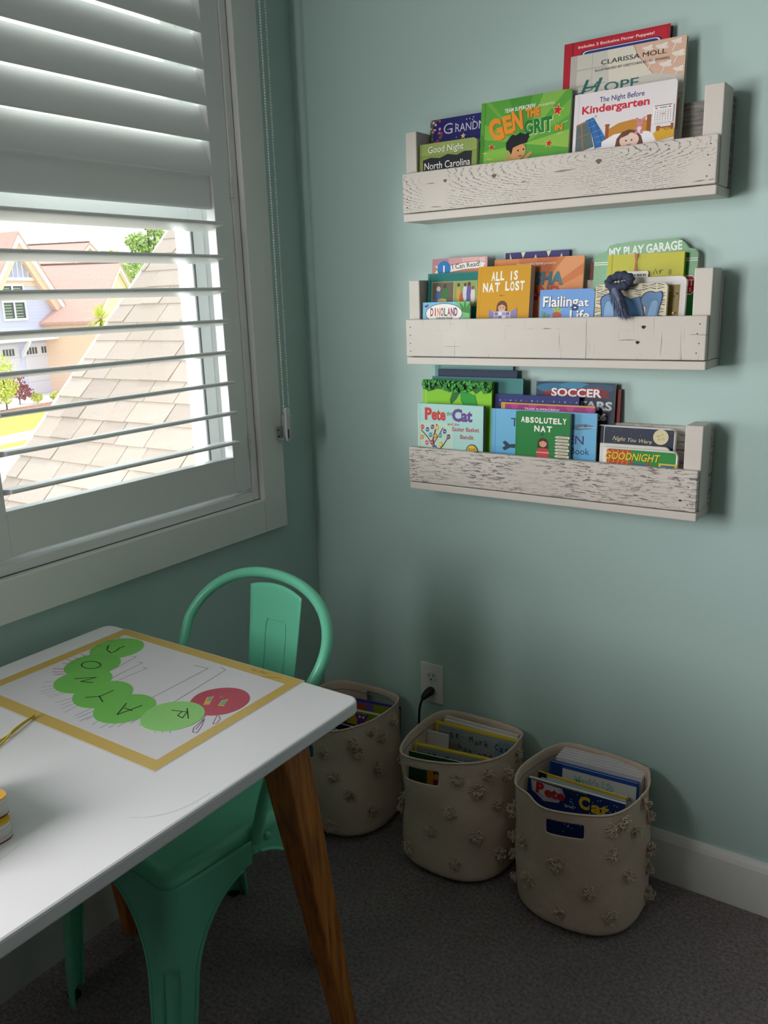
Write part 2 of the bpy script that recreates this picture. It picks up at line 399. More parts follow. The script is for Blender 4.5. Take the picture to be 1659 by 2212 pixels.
# ------------------------------------------------------------------ printed covers
GLYPH = {}
def text_mesh(s, bold, shear):
    key = (s, bold, shear)
    if key not in GLYPH:
        cu = bpy.data.curves.new('lettering', 'FONT'); cu.body = s; cu.size = 1.0; cu.offset = bold; cu.shear = shear; cu.resolution_u = 3
        o = bpy.data.objects.new('lettering', cu); me = bpy.data.meshes.new_from_object(o)
        v = [tuple(p.co) for p in me.vertices]; f = [tuple(p.vertices) for p in me.polygons]
        bpy.data.objects.remove(o); bpy.data.meshes.remove(me); bpy.data.curves.remove(cu)
        GLYPH[key] = (v, f)
    return GLYPH[key]
class Art:
    """flat print on the front of a cover: u to the right 0..1, v downward from the top edge, both in cover widths"""
    def __init__(s, mb, w, h, vs=1.0, clip=None, step=2.5e-5, y0=0.0, rough=0.42):
        s.mb, s.w, s.h, s.k, s.step, s.y0, s.rough, s.vs, s.tf = mb, w, h, 1, step, y0, rough, vs, None
        s.clip = clip or [(0, 0), (w, 0), (w, h), (0, h)]      # convex outline of the cover, counter-clockwise
    def cut(s, pts):
        out = pts
        for i in range(len(s.clip)):
            (ax, az), (bx, bz) = s.clip[i], s.clip[(i+1) % len(s.clip)]; src, out = out, []
            sd = lambda p: (bx-ax)*(p[2]-az)-(bz-az)*(p[0]-ax)
            for k in range(len(src)):
                p, q = src[k-1], src[k]; dp, dq = sd(p), sd(q)
                if (dp >= 0) != (dq >= 0): t = dp/(dp-dq); out.append(tuple(p[j]+(q[j]-p[j])*t for j in range(3)))
                if dq >= 0: out.append(q)
            if not out: return out
        return out
    def put(s, pts):
        c = s.cut(pts)
        if len(c) > 2: s.mb.add(c, [tuple(range(len(c)))])
    def P(s, u, v):
        if s.tf: u, v = s.tf(u, v)
        return (u*s.w, s.y0-s.k*s.step, s.h-v*s.vs*s.w)
    def poly(s, pts, c):
        s.mb.mat(M(c, s.rough, 0, .22)); n = len(pts); a = sum(pts[i][0]*pts[(i+1) % n][1]-pts[(i+1) % n][0]*pts[i][1] for i in range(n))
        if a > 0: pts = pts[::-1]
        s.put([s.P(*p) for p in pts]); s.k += 1; return s
    def rect(s, u0, v0, u1, v1, c, r=0): return s.poly(rrect(u0, v0, u1, v1, r) if r else [(u0, v0), (u1, v0), (u1, v1), (u0, v1)], c)
    def ell(s, u, v, a, b=None, c='#ffffff', rot=0, n=20, a0=0, a1=360):
        b = a/s.vs if b is None else b; cr, sr = math.cos(math.radians(rot)), math.sin(math.radians(rot)); pts = []
        for i in range(n+(a1-a0 < 360)):
            t = math.radians(a0+(a1-a0)*i/n); x, y = a*math.cos(t), b*math.sin(t); pts.append((u+x*cr-y*sr, v+x*sr+y*cr))
        return s.poly(pts, c)
    def star(s, u, v, r, c, n=5, inner=0.42, rot=0):
        return s.poly([(u+(r if i % 2 == 0 else r*inner)*math.sin(PI*i/n+rot), v-(r if i % 2 == 0 else r*inner)*math.cos(PI*i/n+rot)/s.vs) for i in range(2*n)], c)
    def line(s, pts, w, c):
        s.mb.mat(M(c, s.rough, 0, .22)); P = [Vector(p) for p in pts]; L, R = [], []
        for i, p in enumerate(P):
            d = P[min(i+1, len(P)-1)]-P[max(i-1, 0)]; d.normalize(); nrm = Vector((-d.y, d.x))*w/2; L.append(p+nrm); R.append(p-nrm)
        for i in range(len(P)-1): s.put([s.P(*L[i]), s.P(*R[i]), s.P(*R[i+1]), s.P(*L[i+1])])
        s.k += 1; return s
    def text(s, t, u, v, h, c, w=None, bold=0.0, shear=0.0, rot=0, al='C'):
        """capital height h, baseline at v, optional width w"""
        V, F = text_mesh(t, bold, shear)
        if not V: return s
        x0 = min(p[0] for p in V); x1 = max(p[0] for p in V); k = h/0.70; kx = w/(x1-x0) if w else k*min(1.0, s.vs*1.15)
        cr, sr = math.cos(math.radians(rot)), math.sin(math.radians(rot)); out = []
        for x, y, _ in V:
            x = (x-x0)*kx; x -= {'C': (x1-x0)*kx/2, 'L': 0, 'R': (x1-x0)*kx}[al]; y = y*k
            out.append(s.P(u+x*cr-y*sr, v-(x*sr+y*cr)))
        s.mb.mat(M(c, s.rough, 0, .22))
        if all(0 <= p[0] <= s.w and p[2] >= 0.001 for p in out): s.mb.add(out, F)
        else:
            for f_ in F: s.put([out[i] for i in f_])
        s.k += 1; return s
    def letters(s, t, u, v, h, cols, adv, bold=0.03, dv=()):
        for i, ch_ in enumerate(t):
            if ch_ != ' ': s.text(ch_, u+i*adv, v+(dv[i % len(dv)] if dv else 0), h, cols[i % len(cols)], adv*(.30 if ch_ == 'I' else .86), bold*.7)
        return s
VS = dict(a_kinder=.55, a_gen=.61, a_gnnc=.68, a_grandm=.72, a_red=.45, a_hope=.60, a_icr=.62, a_dino=.82, a_natlost=.86, a_isha=.58, a_flail=.88, a_yel=.8, a_paws=.55, a_lime=.9,
          a_navl=.55, a_mag=.5, a_whale=.75, a_abs=.72, a_soc=.61, a_nyw=.60, a_gdn=.72, a_pcat=.52, a_lib=.7, a_mark=.68, a_fun=.8)
def book(label, x, z, w, h, yb, yt, t, cover, art=None, kind='hard', r=0.0, page='#e6e1d6', group=None, yaw=0.0, name='picture_book', roll=0.0, back=None, spine=None, lean=None, cat='book', corners=None):
    lean = math.asin(max(-0.9, min(0.9, (yt-yb)/h))) if lean is None else lean
    root = thing(name, label, cat, (x, yb, z), (0, 0, 0), group)
    root.rotation_euler = (Matrix.Rotation(yaw, 3, 'Z') @ Matrix.Rotation(-lean, 3, 'X') @ Matrix.Rotation(roll, 3, 'Y')).to_euler()
    ct = {'hard': 0.0022, 'soft': 0.0007, 'board': 0.0018}[kind]; back = back or cover; spine = spine or cover
    cs = corners if corners is not None else (0, r, r, 0)
    out = rrect(0, 0, w, h, cs) if any(cs) else [(0, 0), (w, 0), (w, h), (0, h)]
    m = MB(); m.mat(M(cover, .42, 0, .22)); m.prism(out, 0, ct, 'y')
    m.mat(M(back, 0.35)).prism(out, t-ct, t, 'y')
    m.mat(M(spine, 0.35)); m.box(-0.0004, 0.0002, 0.0002, ct*0.9, t-0.0002, h-0.0002 if not cs[3] else h-cs[3])
    if art: art(Art(m, w, h, VS.get(getattr(art, '__name__', ''), 1.0), out))
    m.build('cover', None, root)
    ov = 0.003 if kind == 'hard' else 0.0004
    po = rrect(ct, ov, w-ov, h-ov, (0, max(cs[1]-ov, 0), max(cs[2]-ov, 0), 0)) if any(cs) else [(ct, ov), (w-ov, ov), (w-ov, h-ov), (ct, h-ov)]
    pm = MB(); pm.prism(po, ct, t-ct, 'y'); pm.build('page_block', M(page, 0.8), root)
    return root
G1, G2, G3 = 'books on the top wall shelf', 'books on the middle wall shelf', 'books on the lowest wall shelf'
def rnd(n, a, b, seed): r = random.Random(seed); return [r.uniform(a, b) for _ in range(n)]

# --- top shelf
def a_grandm(A):
    A.rect(0, 0, 0.05, 1.3, '#5a6a3f')
    for i, (u, v) in enumerate(zip(rnd(26, 0.0, 0.2, 1), rnd(26, 0.0, 0.6, 2))): A.ell(u, v, 0.028, 0.02, ('#d68aa0', '#3f7a3d', '#c9485c', '#e8b9c5')[i % 4], i*40, 8)
    for u, v in zip(rnd(16, 0.25, 0.98, 3), rnd(16, 0.03, 0.5, 4)): A.star(u, v, 0.012, '#f0ead0')
    A.text('G', 0.30, 0.30, 0.20, '#d9d7ea', None, 0.0); A.text('RANDMA', 0.42, 0.29, 0.15, '#d9d7ea', 0.56, 0.0, al='L')
    A.star(0.55, 0.38, 0.045, '#f2d9a8'); A.text('WISHES', 0.66, 0.60, 0.14, '#8d8ac4', 0.62)
book('purple picture book with pink flowers and GRANDM on it, on the top shelf', 0.4225, Z1-.002, .158, .205, -.046, -.026, .012, '#2b2a72', a_grandm, group=G1)
def a_gnnc(A):
    A.rect(0, 0, 1, 0.26, '#96a85c').rect(0, .26, 1, 1.0, '#8a9c50').line([(0, .26), (1, .26)], .006, '#4c5a2a')
    A.poly([(.06, .34), (.2, .30), (.36, .33), (.5, .27), (.66, .31), (.8, .25), (.92, .27), (.9, .9), (.08, .9)], '#23262c')
    A.poly([(.07, .76), (.24, .69), (.4, .75), (.56, .68), (.74, .72), (.9, .66), (.9, .9), (.08, .9)], '#5b6f9a')
    A.text('Good Night', .47, .215, .14, '#2c3018', .62, .012); A.text('Good Night', .465, .207, .14, '#f1f2e2', .62, .006)
    A.text('North Carolina', .49, .55, .15, '#f3f1ea', .80, .004); A.ell(.82, .59, .018, c='#e6c65a')
book('green board book titled Good Night North Carolina, front left on the top shelf', .4225, Z1-.002, .146, .147, -.0835, -.075, .016, '#96a85c', a_gnnc, 'board', .010, '#e9e7df', G1, spine='#7d8d48')
def a_gen(A):
    A.rect(.045, 0, 1, 1.1, '#5da83e')
    for a, b, c in ((-.2, .1, '#79b546'), (.32, .58, '#4c9a38'), (.7, .95, '#86bd4e'), (1.05, 1.3, '#4f9c3a')): A.poly([(.5, .75), (max(.045, min(1, a)), 0), (max(.045, min(1, b)), 0)], c)
    A.poly([(.5, .75), (1, .15), (1, .4)], '#78b948').poly([(.5, .75), (1, .62), (1, .9)], '#93c24f').poly([(.5, .75), (.045, .35), (.045, .6)], '#7db948').poly([(.5, .75), (.045, .8), (.045, 1.1), (.4, 1.1)], '#8cc04c')
    A.line([(.045, 0), (.045, 1.1)], .004, '#3c7f2a')
    A.text('TEAM SUPERCREW', .45, .205, .062, '#f3f7ea', .35, .02, .15, rot=3); A.text('presents', .74, .195, .05, '#e6efd6', .17, 0, rot=4)
    for dx, c in ((.008, '#b4571d'), (0, '#f0982f')):
        A.text('G', .215+dx, .62+dx, .33, c, .155, .05, rot=12); A.text('E', .335+dx, .54+dx, .27, c, .10, .05, rot=8); A.text('N', .435+dx, .50+dx, .28, c, .115, .05, rot=5)
        A.text('THE', .595+dx, .335+dx, .13, c, .155, .05, rot=3); A.text('IN', .885+dx, .61+dx, .085, c, .08, .04)
    A.text('GRIT', .672, .61, .21, '#d9e3a0', .32, .06, rot=3); A.text('GRIT', .666, .60, .21, '#1e7d3c', .31, .045, rot=3)
    for u, v, r in ((.865, .30, .055), (.14, .74, .035), (.79, .80, .04)): A.star(u, v, r*1.25, '#f0d878', rot=.2).star(u, v, r, '#c8232f', rot=.2)
    for u, v, a in ((.95, .5, -.5), (.06, .83, .2), (.12, .93, .2), (.9, .66, -.4)): A.line([(u-.03, v-.03*a), (u+.03, v+.03*a)], .008, '#d9e48a')
    A.tf = lambda u, v: (.45+(u-.54)*.76, .86+(v-.77)*.92)
    A.poly([(.40, 1.3), (.46, .92), (.66, .90), (.86, .92), (.80, 1.3)], '#2b7f3c').poly([(.34, .86), (.46, .89), (.50, .93), (.44, .97), (.33, .90)], '#d99a68').poly([(.62, .90), (.72, .80), (.76, .82), (.66, .93)], '#d99a68')
    A.poly([(.43, .95), (.56, .90), (.62, .95), (.6, 1.3), (.45, 1.3)], '#e8ecec').line([(.52, .95), (.54, 1.06)], .03, '#2f6f4c')
    A.ell(.53, .77, .125, .145, '#dca06a').ell(.41, .80, .03, .04, '#d2935e')
    A.poly([(.36, .72), (.35, .60), (.40, .52), (.44, .47), (.5, .49), (.56, .45), (.62, .49), (.69, .47), (.69, .55), (.66, .64), (.56, .66), (.46, .70), (.44, .82), (.40, .74)], '#1c1d24')
    A.ell(.54, .76, .012, .016, '#1c1d24').ell(.62, .75, .012, .016, '#1c1d24').ell(.575, .85, .03, .018, '#7c2f28', 0, 10, 0, 180); A.tf = None
book('green picture book titled GEN THE GRIT with a black-haired boy, centre of the top shelf', .571, Z1-.002, .204, .215, -.080, -.058, .008, '#5da83e', a_gen, 'soft', group=G1)
def a_red(A):
    A.rect(.10, .05, .97, 1.5, '#c4243a'); A.line([(.085, 0), (.085, 1.4)], .012, '#8d1526')
    A.text('Includes 3 Exclusive Finger Puppets!', .50, .135, .052, '#f6e3d6', .72, .02)
    A.rect(.17, .19, .93, 1.4, '#1d2560', .06).rect(.185, .205, .915, 1.4, '#e9e4ea', .05).rect(.2, .22, .9, 1.4, '#27408a', .045)
book('tall red hardcover reading Includes 3 Exclusive Finger Puppets!, rearmost on the top shelf', .7417, Z1-.002, .214, .307, -.040, -.020, .016, '#b81f34', a_red, group=G1, spine='#8d1526', back='#2a2020')
def a_hope(A):
    A.rect(0, 0, .06, 1.3, '#bdbab0').rect(.06, 0, .33, 1.3, '#d2cfc3').rect(.06, .20, .33, .215, '#b6b3a6').rect(.06, .42, .33, .435, '#b6b3a6').line([(.2, 0), (.2, .42)], .006, '#bbb8ab')
    A.poly([(.33, 0), (.56, 0), (.60, .16), (.74, .42), (.36, .46)], '#e2dccb').poly([(.56, 0), (1, 0), (1, .50), (.74, .42)], '#e0b9a0').line([(.56, 0), (.6, .14), (.74, .42)], .008, '#c78f70')
    for u, v, r in ((.68, .08, .05), (.80, .09, .06), (.92, .06, .05), (.94, .22, .06), (.84, .33, .06), (.95, .42, .05), (.72, .27, .045)):
        A.ell(u, v, r, r*.45, '#efe3d6', 25).ell(u+.01, v-.01, r*.8, r*.4, '#f2e8dd', -40).line([(u, v), (u-.03, v+.11)], .012, '#eadccd')
    A.rect(.95, .5, 1, .9, '#c9c6b8').line([(.93, .74), (1, .74)], .008, '#6d4c3c').rect(.94, .76, 1, 1.2, '#a9c2b0').line([(.97, .8), (.965, 1.2)], .02, '#c98d72')
    A.text('CLARISSA MOLL', .56, .185, .062, '#2d2a33', .56, .0)
    A.text('ILLUSTRATED BY GRETCHEN ELLEN POWERS', .55, .265, .032, '#3b3840', .64, .0)
    A.text('H', .20, .57, .22, '#2f6f6c', .20, .0, .3).text('OPE', .32, .555, .12, '#2f6f6c', .30, .004, al='L').line([(.02, .56), (.1, .52), (.2, .5), (.26, .40)], .012, '#2f6f6c')
book('large pale hardcover reading CLARISSA MOLL, between the red book and the kindergarten book', .7626, Z1-.002, .2295, .278, -.056, -.035, .011, '#cfccc2', a_hope, group=G1)
def a_kinder(A):
    A.rect(0, 0, 1, 1.2, '#ebe4e6').line([(.045, 0), (.045, 1)], .004, '#cfc6ca')
    A.text('The Night Before', .475, .185, .085, '#2a3a80', .44, .012); A.text('Kindergarten', .415, .345, .125, '#cf2f40', .67, .03)
    A.poly([(.03, .52), (.12, .47), (.16, .50), (.22, .92), (.03, 1)], '#5f6f70').line([(.03, .54), (.14, .48)], .02, '#a5764a').line([(.08, .5), (.11, 1)], .014, '#a5764a').line([(.03, .74), (.2, .67)], .012, '#a5764a')
    A.poly([(.12, .46), (.20, .42), (.29, .66), (.38, .92), (.24, .95), (.19, .7)], '#2f6fb0')
    for k in range(5): A.line([(.13+.03*k, .50+.09*k), (.225+.035*k, .46+.09*k)], .006, '#7fb0dc')
    A.line([(.16, .45), (.24, .98)], .006, '#1f4f88').line([(.21, .45), (.32, .93)], .006, '#1f4f88').ell(.225, .41, .014, c='#c9c2c0')
    A.poly([(.36, .66), (.46, .58), (.60, .55), (.70, .57), (.76, .62), (.76, .85), (.36, .85)], '#c98a35').rect(.33, .60, .365, .85, '#9c5a26').rect(.735, .54, .775, .85, '#9c5a26').ell(.347, .59, .025, .02, '#9c5a26').ell(.755, .53, .025, .02, '#9c5a26')
    A.poly([(.30, .86), (.42, .76), (.6, .74), (.76, .78), (.83, .88), (.8, 1.1), (.3, 1.1)], '#f4f0f2')
    A.poly([(.43, 1.05), (.45, .84), (.50, .74), (.57, .71), (.64, .74), (.69, .84), (.73, 1.05)], '#6b4430').ell(.575, .89, .095, .125, '#edd0bf').poly([(.49, .84), (.53, .75), (.60, .74), (.56, .80)], '#6b4430').ell(.545, .89, .008, c='#3a2a26').ell(.60, .89, .008, c='#3a2a26').ell(.575, .955, .03, .012, '#b05a58', 0, 10, 0, 180)
    A.ell(.645, .57, .013, .04, '#d98a9a', -25).ell(.70, .57, .013, .04, '#d98a9a', 25).ell(.668, .635, .035, .03, '#d98a9a').ell(.665, .71, .038, .045, '#d98a9a').ell(.64, .78, .016, .03, '#d98a9a').ell(.69, .78, .016, .03, '#d98a9a').ell(.668, .72, .02, c='#f1dbe0')
    A.rect(.80, .40, .985, .68, '#bdb6b8').rect(.79, .39, .975, .67, '#f6f3f2').line([(.80, .395), (.965, .395)], .012, '#6a6366').ell(.82, .43, .014, .01, '#d23b50').ell(.945, .43, .014, .01, '#d23b50').line([(.85, .43), (.92, .43)], .012, '#58525a')
    for k in range(7): A.line([(.81+.0245*k, .47), (.81+.0245*k, .65)], .003, '#8d8587')
    for k in range(6): A.line([(.81, .47+.036*k), (.957, .47+.036*k)], .003, '#8d8587')
    A.rect(.87, .52, .90, .55, '#e7a6ae')
    A.poly([(.80, .84), (.86, .76), (.90, .74), (.97, .75), (1, .80), (1, .92), (.84, .96)], '#dba92f').rect(.83, .72, .86, .80, '#9c5a26').rect(.965, .70, .985, .80, '#9c5a26').rect(.83, .74, .985, .765, '#9c5a26').line([(.9, .77), (.93, .80), (.96, .77)], .01, '#8a5a20')
book('white picture book titled The Night Before Kindergarten, front right on the top shelf', .7838, Z1-.002, .203, .2, -.078, -.060, .005, '#ebe4e6', a_kinder, 'soft', .006, group=G1)

# --- middle shelf
def a_icr(A):
    A.rect(0, 0, 1, .25, '#d9a0a6').rect(.55, 0, .85, .25, '#e6b5b2').rect(.86, .02, .96, .12, '#e4c6c4').rect(0, 0, .3, .25, '#b98a92').rect(0, .25, 1, 1.5, '#c98d72')
    A.poly([(.05, .17), (.2, .22), (.6, .13), (.86, .12), (.97, .16), (.93, .24), (.98, .32), (.84, .28), (.6, .29), (.25, .37), (.05, .36), (.10, .26)], '#f3efe8')
    A.line([(.2, .2), (.6, .115), (.87, .11)], .008, '#6b4a4c').line([(.2, .38), (.6, .30), (.86, .285)], .008, '#6b4a4c')
    A.ell(.22, .26, .125, c='#2f7fc4').text('1', .22, .345, .17, '#ffffff', None, .02); A.text('I Can Read!', .63, .25, .115, '#2c2728', .50, .004, rot=6)
book('pink book under an I Can Read! banner, left end of the middle shelf', .4225, Z2-.002, .146, .224, -.047, -.028, .004, '#cf9aa0', a_icr, 'soft', group=G2)
def a_teal(A):
    A.rect(.03, .02, .98, 1.3, '#17756f').line([(.045, 0), (.045, 1.2)], .012, '#0f5c58')
    A.rect(.075, .13, .90, .52, '#b9b26c').rect(.085, .14, .475, .51, '#6a6152').rect(.49, .14, .89, .51, '#8fa35e')
    for u, v, a, b, c in ((.20, .33, .05, .10, '#4e6fa6'), (.20, .24, .04, .04, '#d9c9b4'), (.33, .33, .06, .12, '#3d7a3e'), (.32, .20, .03, .035, '#5a3826'), (.27, .43, .09, .04, '#c9b06a'), (.13, .45, .05, .06, '#5272a8'), (.57, .33, .04, .14, '#c9a24a'), (.57, .19, .025, .03, '#5a3826'), (.63, .4, .04, .1, '#b8633a'), (.69, .31, .04, .13, '#d0d4da'), (.69, .19, .025, .03, '#6b4430'), (.76, .33, .045, .15, '#6a5aa0'), (.76, .18, .028, .032, '#5a3826'), (.83, .36, .04, .14, '#d9d4cc'), (.83, .24, .025, .03, '#8a5a3c')): A.ell(u, v, a, b, c, 0, 12)
    A.ell(.5, .58, .18, .09, '#2c8b7a')
book('teal hardcover with two framed pictures of robed people, behind the DINOLAND book', .4235, Z2-.002, .1455, .190, -.065, -.050, .011, '#1c7f79', a_teal, group=G2)
def a_dino(A):
    A.rect(0, 0, 1, 1.2, '#7fc3de').poly([(.70, 0), (1, 0), (1, .4), (.86, .36)], '#78c080')
    for a in (-60, -30, 0, 30, 60, 95): A.ell(.90+.10*math.sin(math.radians(a)), .22-.10*math.cos(math.radians(a)), .025, .12, '#3f8a3c', a)
    A.ell(.455, .25, .40, .225, '#3f5a6a').ell(.455, .25, .385, .212, '#f4f2ee')
    A.letters('DINOLAND', .20, .30, .17, ['#8c2f3c', '#c23a3a', '#d98a2a', '#b03a68', '#4a8a3a', '#b8403a', '#7a3a78', '#8c2f3c'], .073, .045)
    A.text('coloring book', .47, .375, .062, '#3a3a44', .36, .012); A.ell(.07, .09, .03, .02, '#5a3a80', 40).ell(.10, .07, .02, .03, '#7a4a98', 30).ell(.10, .40, .07, .03, '#3f8a3c').ell(.06, .42, .04, .05, '#2f6b34')
book('light blue coloring book titled DINOLAND, front left on the middle shelf', .4245, Z2-.002, .1255, .125, -.0838, -.078, .006, '#7fc3de', a_dino, 'soft', group=G2)
def kid(A, u, v, s, hair, skin, shirt):
    A.poly([(u-.5*s, v+1.5*s), (u-.46*s, v+.75*s), (u-.2*s, v+.5*s), (u+.2*s, v+.5*s), (u+.46*s, v+.75*s), (u+.5*s, v+1.5*s)], shirt)
    A.ell(u, v, .42*s, .52*s, hair).poly([(u-.42*s, v), (u+.42*s, v), (u+.44*s, v+.55*s), (u-.44*s, v+.55*s)], hair).ell(u, v+.06*s, .30*s, .38*s, skin).poly([(u-.30*s, v-.05*s), (u-.2*s, v-.38*s), (u+.2*s, v-.38*s), (u+.30*s, v-.05*s), (u, v-.22*s)], hair)
    A.ell(u-.11*s, v+.05*s, .035*s, c='#2c2422').ell(u+.11*s, v+.05*s, .035*s, c='#2c2422').ell(u, v+.24*s, .07*s, .025*s, '#b0504c', 0, 8, 0, 180)
def a_natlost(A):
    A.rect(0, 0, 1, 1.6, '#d39a1c').line([(.06, 0), (.06, 1.6)], .006, '#b8841a')
    A.letters('ALL IS', .30, .275, .165, ['#f4efe4'], .085, .06, (0, .006, -.004)); A.letters('NAT', .155, .49, .165, ['#f4efe4'], .115, .06, (0, .006, .0)); A.letters('LOST', .575, .475, .165, ['#f4efe4'], .093, .06, (0, .006, .0))
    A.line(spline([(.42, .575, 0), (.48, .56, 0), (.45, .59, 0), (.53, .565, 0)], 4), .008, '#7a5a1a') if False else A.line([(.42, .575), (.48, .562), (.45, .588), (.53, .566)], .008, '#7a5a1a')
    kid(A, .49, .80, .24, '#6a3f2c', '#dba884', '#a8403a')
    A.poly([(.24, .84), (.36, .90), (.5, .86), (.64, .90), (.78, .82), (.78, 1.2), (.25, 1.2)], '#cfc6d6').poly([(.24, .84), (.34, .90), (.34, 1.2), (.25, 1.2)], '#8f86b4').poly([(.66, .89), (.78, .82), (.78, 1.2), (.66, 1.2)], '#8f86b4')
    for i in range(4):
        for j in range(4): A.rect(.36+.072*i, .905+.07*j, .42+.072*i, .96+.07*j, ('#7d73a6', '#efeaf0', '#a79cc4')[(i+2*j) % 3])
book('thick mustard yellow paperback titled ALL IS NAT LOST on the middle shelf', .5628, Z2-.002, .129, .2, -.0815, -.060, .022, '#d39a1c', a_natlost, 'soft', page='#c9c2b4', group=G2)
def a_zig(A):
    A.rect(0, 0, 1, .5, '#ddd9c0')
    for i in range(6): A.poly([(.12+.2*i, 0), (.30+.2*i, 0), (.2+.2*i, .22), (.02+.2*i, .22)] if i % 2 else [(.15+.2*i, .22), (.33+.2*i, .22), (.25+.2*i, 0), (.07+.2*i, 0)], '#3d3470')
    A.rect(0, 0, .07, .5, '#332c5c')
book('dark purple and cream zigzag book, rearmost behind the orange book', .6046, Z2-.002, .1528, .228, -.026, -.009, .006, '#342d60', a_zig, group=G2, back='#28253c')
def a_isha(A):
    A.rect(0, 0, 1, 1.2, '#cf7a45')
    for p, c in (([(.4, .8), (.0, 0), (.28, 0)], '#d98b56'), ([(.4, .8), (.5, 0), (.72, 0)], '#c96f40'), ([(.4, .8), (.8, 0), (1, 0), (1, .12)], '#e09a66'), ([(.4, .8), (1, .3), (1, .55)], '#dc8e58')): A.poly(p, c)
    A.text('TEAM SUPERCREW', .41, .13, .045, '#f3e8da', .30, .02, .1, rot=2); A.text('presents', .63, .115, .04, '#f0e2d2', .13, 0, rot=3)
    A.text('ISHA', .605, .46, .20, '#8a4a2a', .37, .06, rot=-3); A.text('ISHA', .60, .45, .20, '#3f7c8c', .37, .04, rot=-3); A.text('AND', .58, .65, .16, '#b04a2c', .34, .05, rot=-3); A.text('IN', .79, .66, .06, '#3f6f80', .07, .04)
    for u in (.28, .36, .47, .55): A.rect(u, .66, u+.05, .74, '#9a3f3a')
book('orange picture book with teal ISHA lettering, behind the blue Flailing at Life book', .5869, Z2-.002, .2124, .214, -.048, -.028, .007, '#cf7a45', a_isha, 'soft', group=G2)
def a_flail(A):
    A.rect(0, 0, 1, 1.4, '#6f9fdc'); 
    A.text('Flailing', .395, .335, .20, '#243a66', .66, .05); A.text('Flailing', .39, .33, .20, '#f6f3ec', .655, .02); A.text('at', .82, .335, .15, '#243a66', .19, .05); A.text('at', .815, .33, .15, '#f6f3ec', .185, .02)
    A.text('Life', .755, .60, .19, '#243a66', .36, .05); A.text('Life', .75, .595, .19, '#f6f3ec', .355, .02)
    for k, a in enumerate((-35, -15, 5, 25, 45)): A.line([(.33, .46), (.33+.13*math.sin(math.radians(a)), .46-.12*math.cos(math.radians(a)))], .022, ('#b9c43e', '#8aa832')[k % 2])
    A.poly([(.25, .46), (.31, .43), (.37, .44), (.42, .48), (.39, .9), (.27, .9)], '#b8563c').line([(.28, .55), (.34, .56)], .008, '#8a3a28').line([(.33, .62), (.39, .61)], .008, '#8a3a28')
    for k in range(4): A.line([(.10, .62), (.05+.05*k, .42+.02*k)], .02, ('#7a9a3a', '#5a8a44')[k % 2])
    A.rect(.06, .60, .14, .9, '#c96a3c')
book('small sky blue board book titled Flailing at Life, front middle of the middle shelf', .7188, Z2-.002, .122, .145, -.0838, -.071, .015, '#6f9fdc', a_flail, 'board', .009, group=G2)
# shaped garage board book
gx0, gw, gh = .8179, .214, .237
def garage_outline(d):
    pts = [(d, 0), (gw-d, 0), (gw-d, .205), (gw-.006, .214), (gw-.02, .217), (gw-.028, .228), (gw-.042, gh-d)]
    return pts+[(.046, gh-d-.004), (.032, .230), (.025, .219), (.010, .214), (d, .204)]
gr = thing('picture_book', 'green garage-shaped board book titled MY PLAY GARAGE, rearmost at the right of the middle shelf', 'book', (gx0, -.034, Z2-.002), (-math.asin(.016/gh), 0, 0), G2)
m = MB(); m.mat(M('#1f8a3d', .3)).prism(garage_outline(0), 0, .0018, 'y'); m.mat(M('#d9d6ce', .5)).prism(garage_outline(.0), .0102, .012, 'y')
A = Art(m, gw, gh, 1.0, [(-1, -1), (2, -1), (2, 2), (-1, 2)]); A.text('MY PLAY GARAGE', .50, .122, .080, '#eef3ea', .70, .03, rot=3)
for v in (.185, .205): A.rect(.0, v, 1, v+.008, '#eef3ea')
A.poly([(.93+.085*math.cos(PI/8+k*PI/4), .43+.095*math.sin(PI/8+k*PI/4)) for k in range(8)], '#efe9e6').poly([(.93+.075*math.cos(PI/8+k*PI/4), .43+.085*math.sin(PI/8+k*PI/4)) for k in range(8)], '#b5232c').text('FIT', .93, .435, .055, '#f0d8d2', .1, .02)  .text('S', .95, .49, .035, '#f0d8d2', None, .02)
m.build('cover', None, gr); MB().prism(garage_outline(.0015), .0018, .0102, 'y').build('page_block', M('#e2dfd6', .7), gr)
book('dark red book edge showing between the orange book and the green garage book', .806, Z2-.002, .07, .198, -.020, -.010, .005, '#7c2a1c', None, group=G2)
book('thin white book edge showing behind the right side of the green garage book', .893, Z2-.002, .143, .197, -.0165, -.0055, .004, '#d5d2cb', None, 'soft', group=G2)
def a_yel(A):
    A.line([(.06, 0), (.06, 1.3)], .02, '#a9a52c'); A.ell(.16, .31, .05, c='#98942a').ell(.16, .31, .04, c='#b6b23a').ell(.83, .31, .025, .05, '#98942a').line([(.62, .33), (.64, .25), (.67, .33)], .012, '#3a381c').line([(.70, .33), (.71, .27)], .012, '#3a381c').line([(.68, .29), (.74, .27)], .01, '#3a381c')
    for u, v in zip(rnd(14, .1, .95, 8), rnd(14, .04, .4, 9)): A.ell(u, v, .006, c='#aeab38', n=6)
book('lime yellow hardcover with a pale tag bookmark, in front of the green garage book', .8539, Z2-.002, .156, .210, -.050, -.036, .011, '#c3bf3f', a_yel, group=G2)
bmk = thing('bookmark', 'white tag bookmark on a red ribbon, hanging over the lime yellow book', 'bookmark', (.9145, -.0395, Z2+.207), (-.066, 0, 0))
m = MB(); m.mat(M('#eceae4', .4)).prism(rrect(-.030, -.062, .027, -.034, .004), -.0012, 0, 'y')
A = Art(m, .057, 0, 1.0, [(-1, -1), (2, -1), (2, 2), (-1, 2)]); A.y0 = -.0012; A.P = lambda u, v: (-.030+u*.057, -.0012-A.k*2.5e-5, -.034-v*.057)
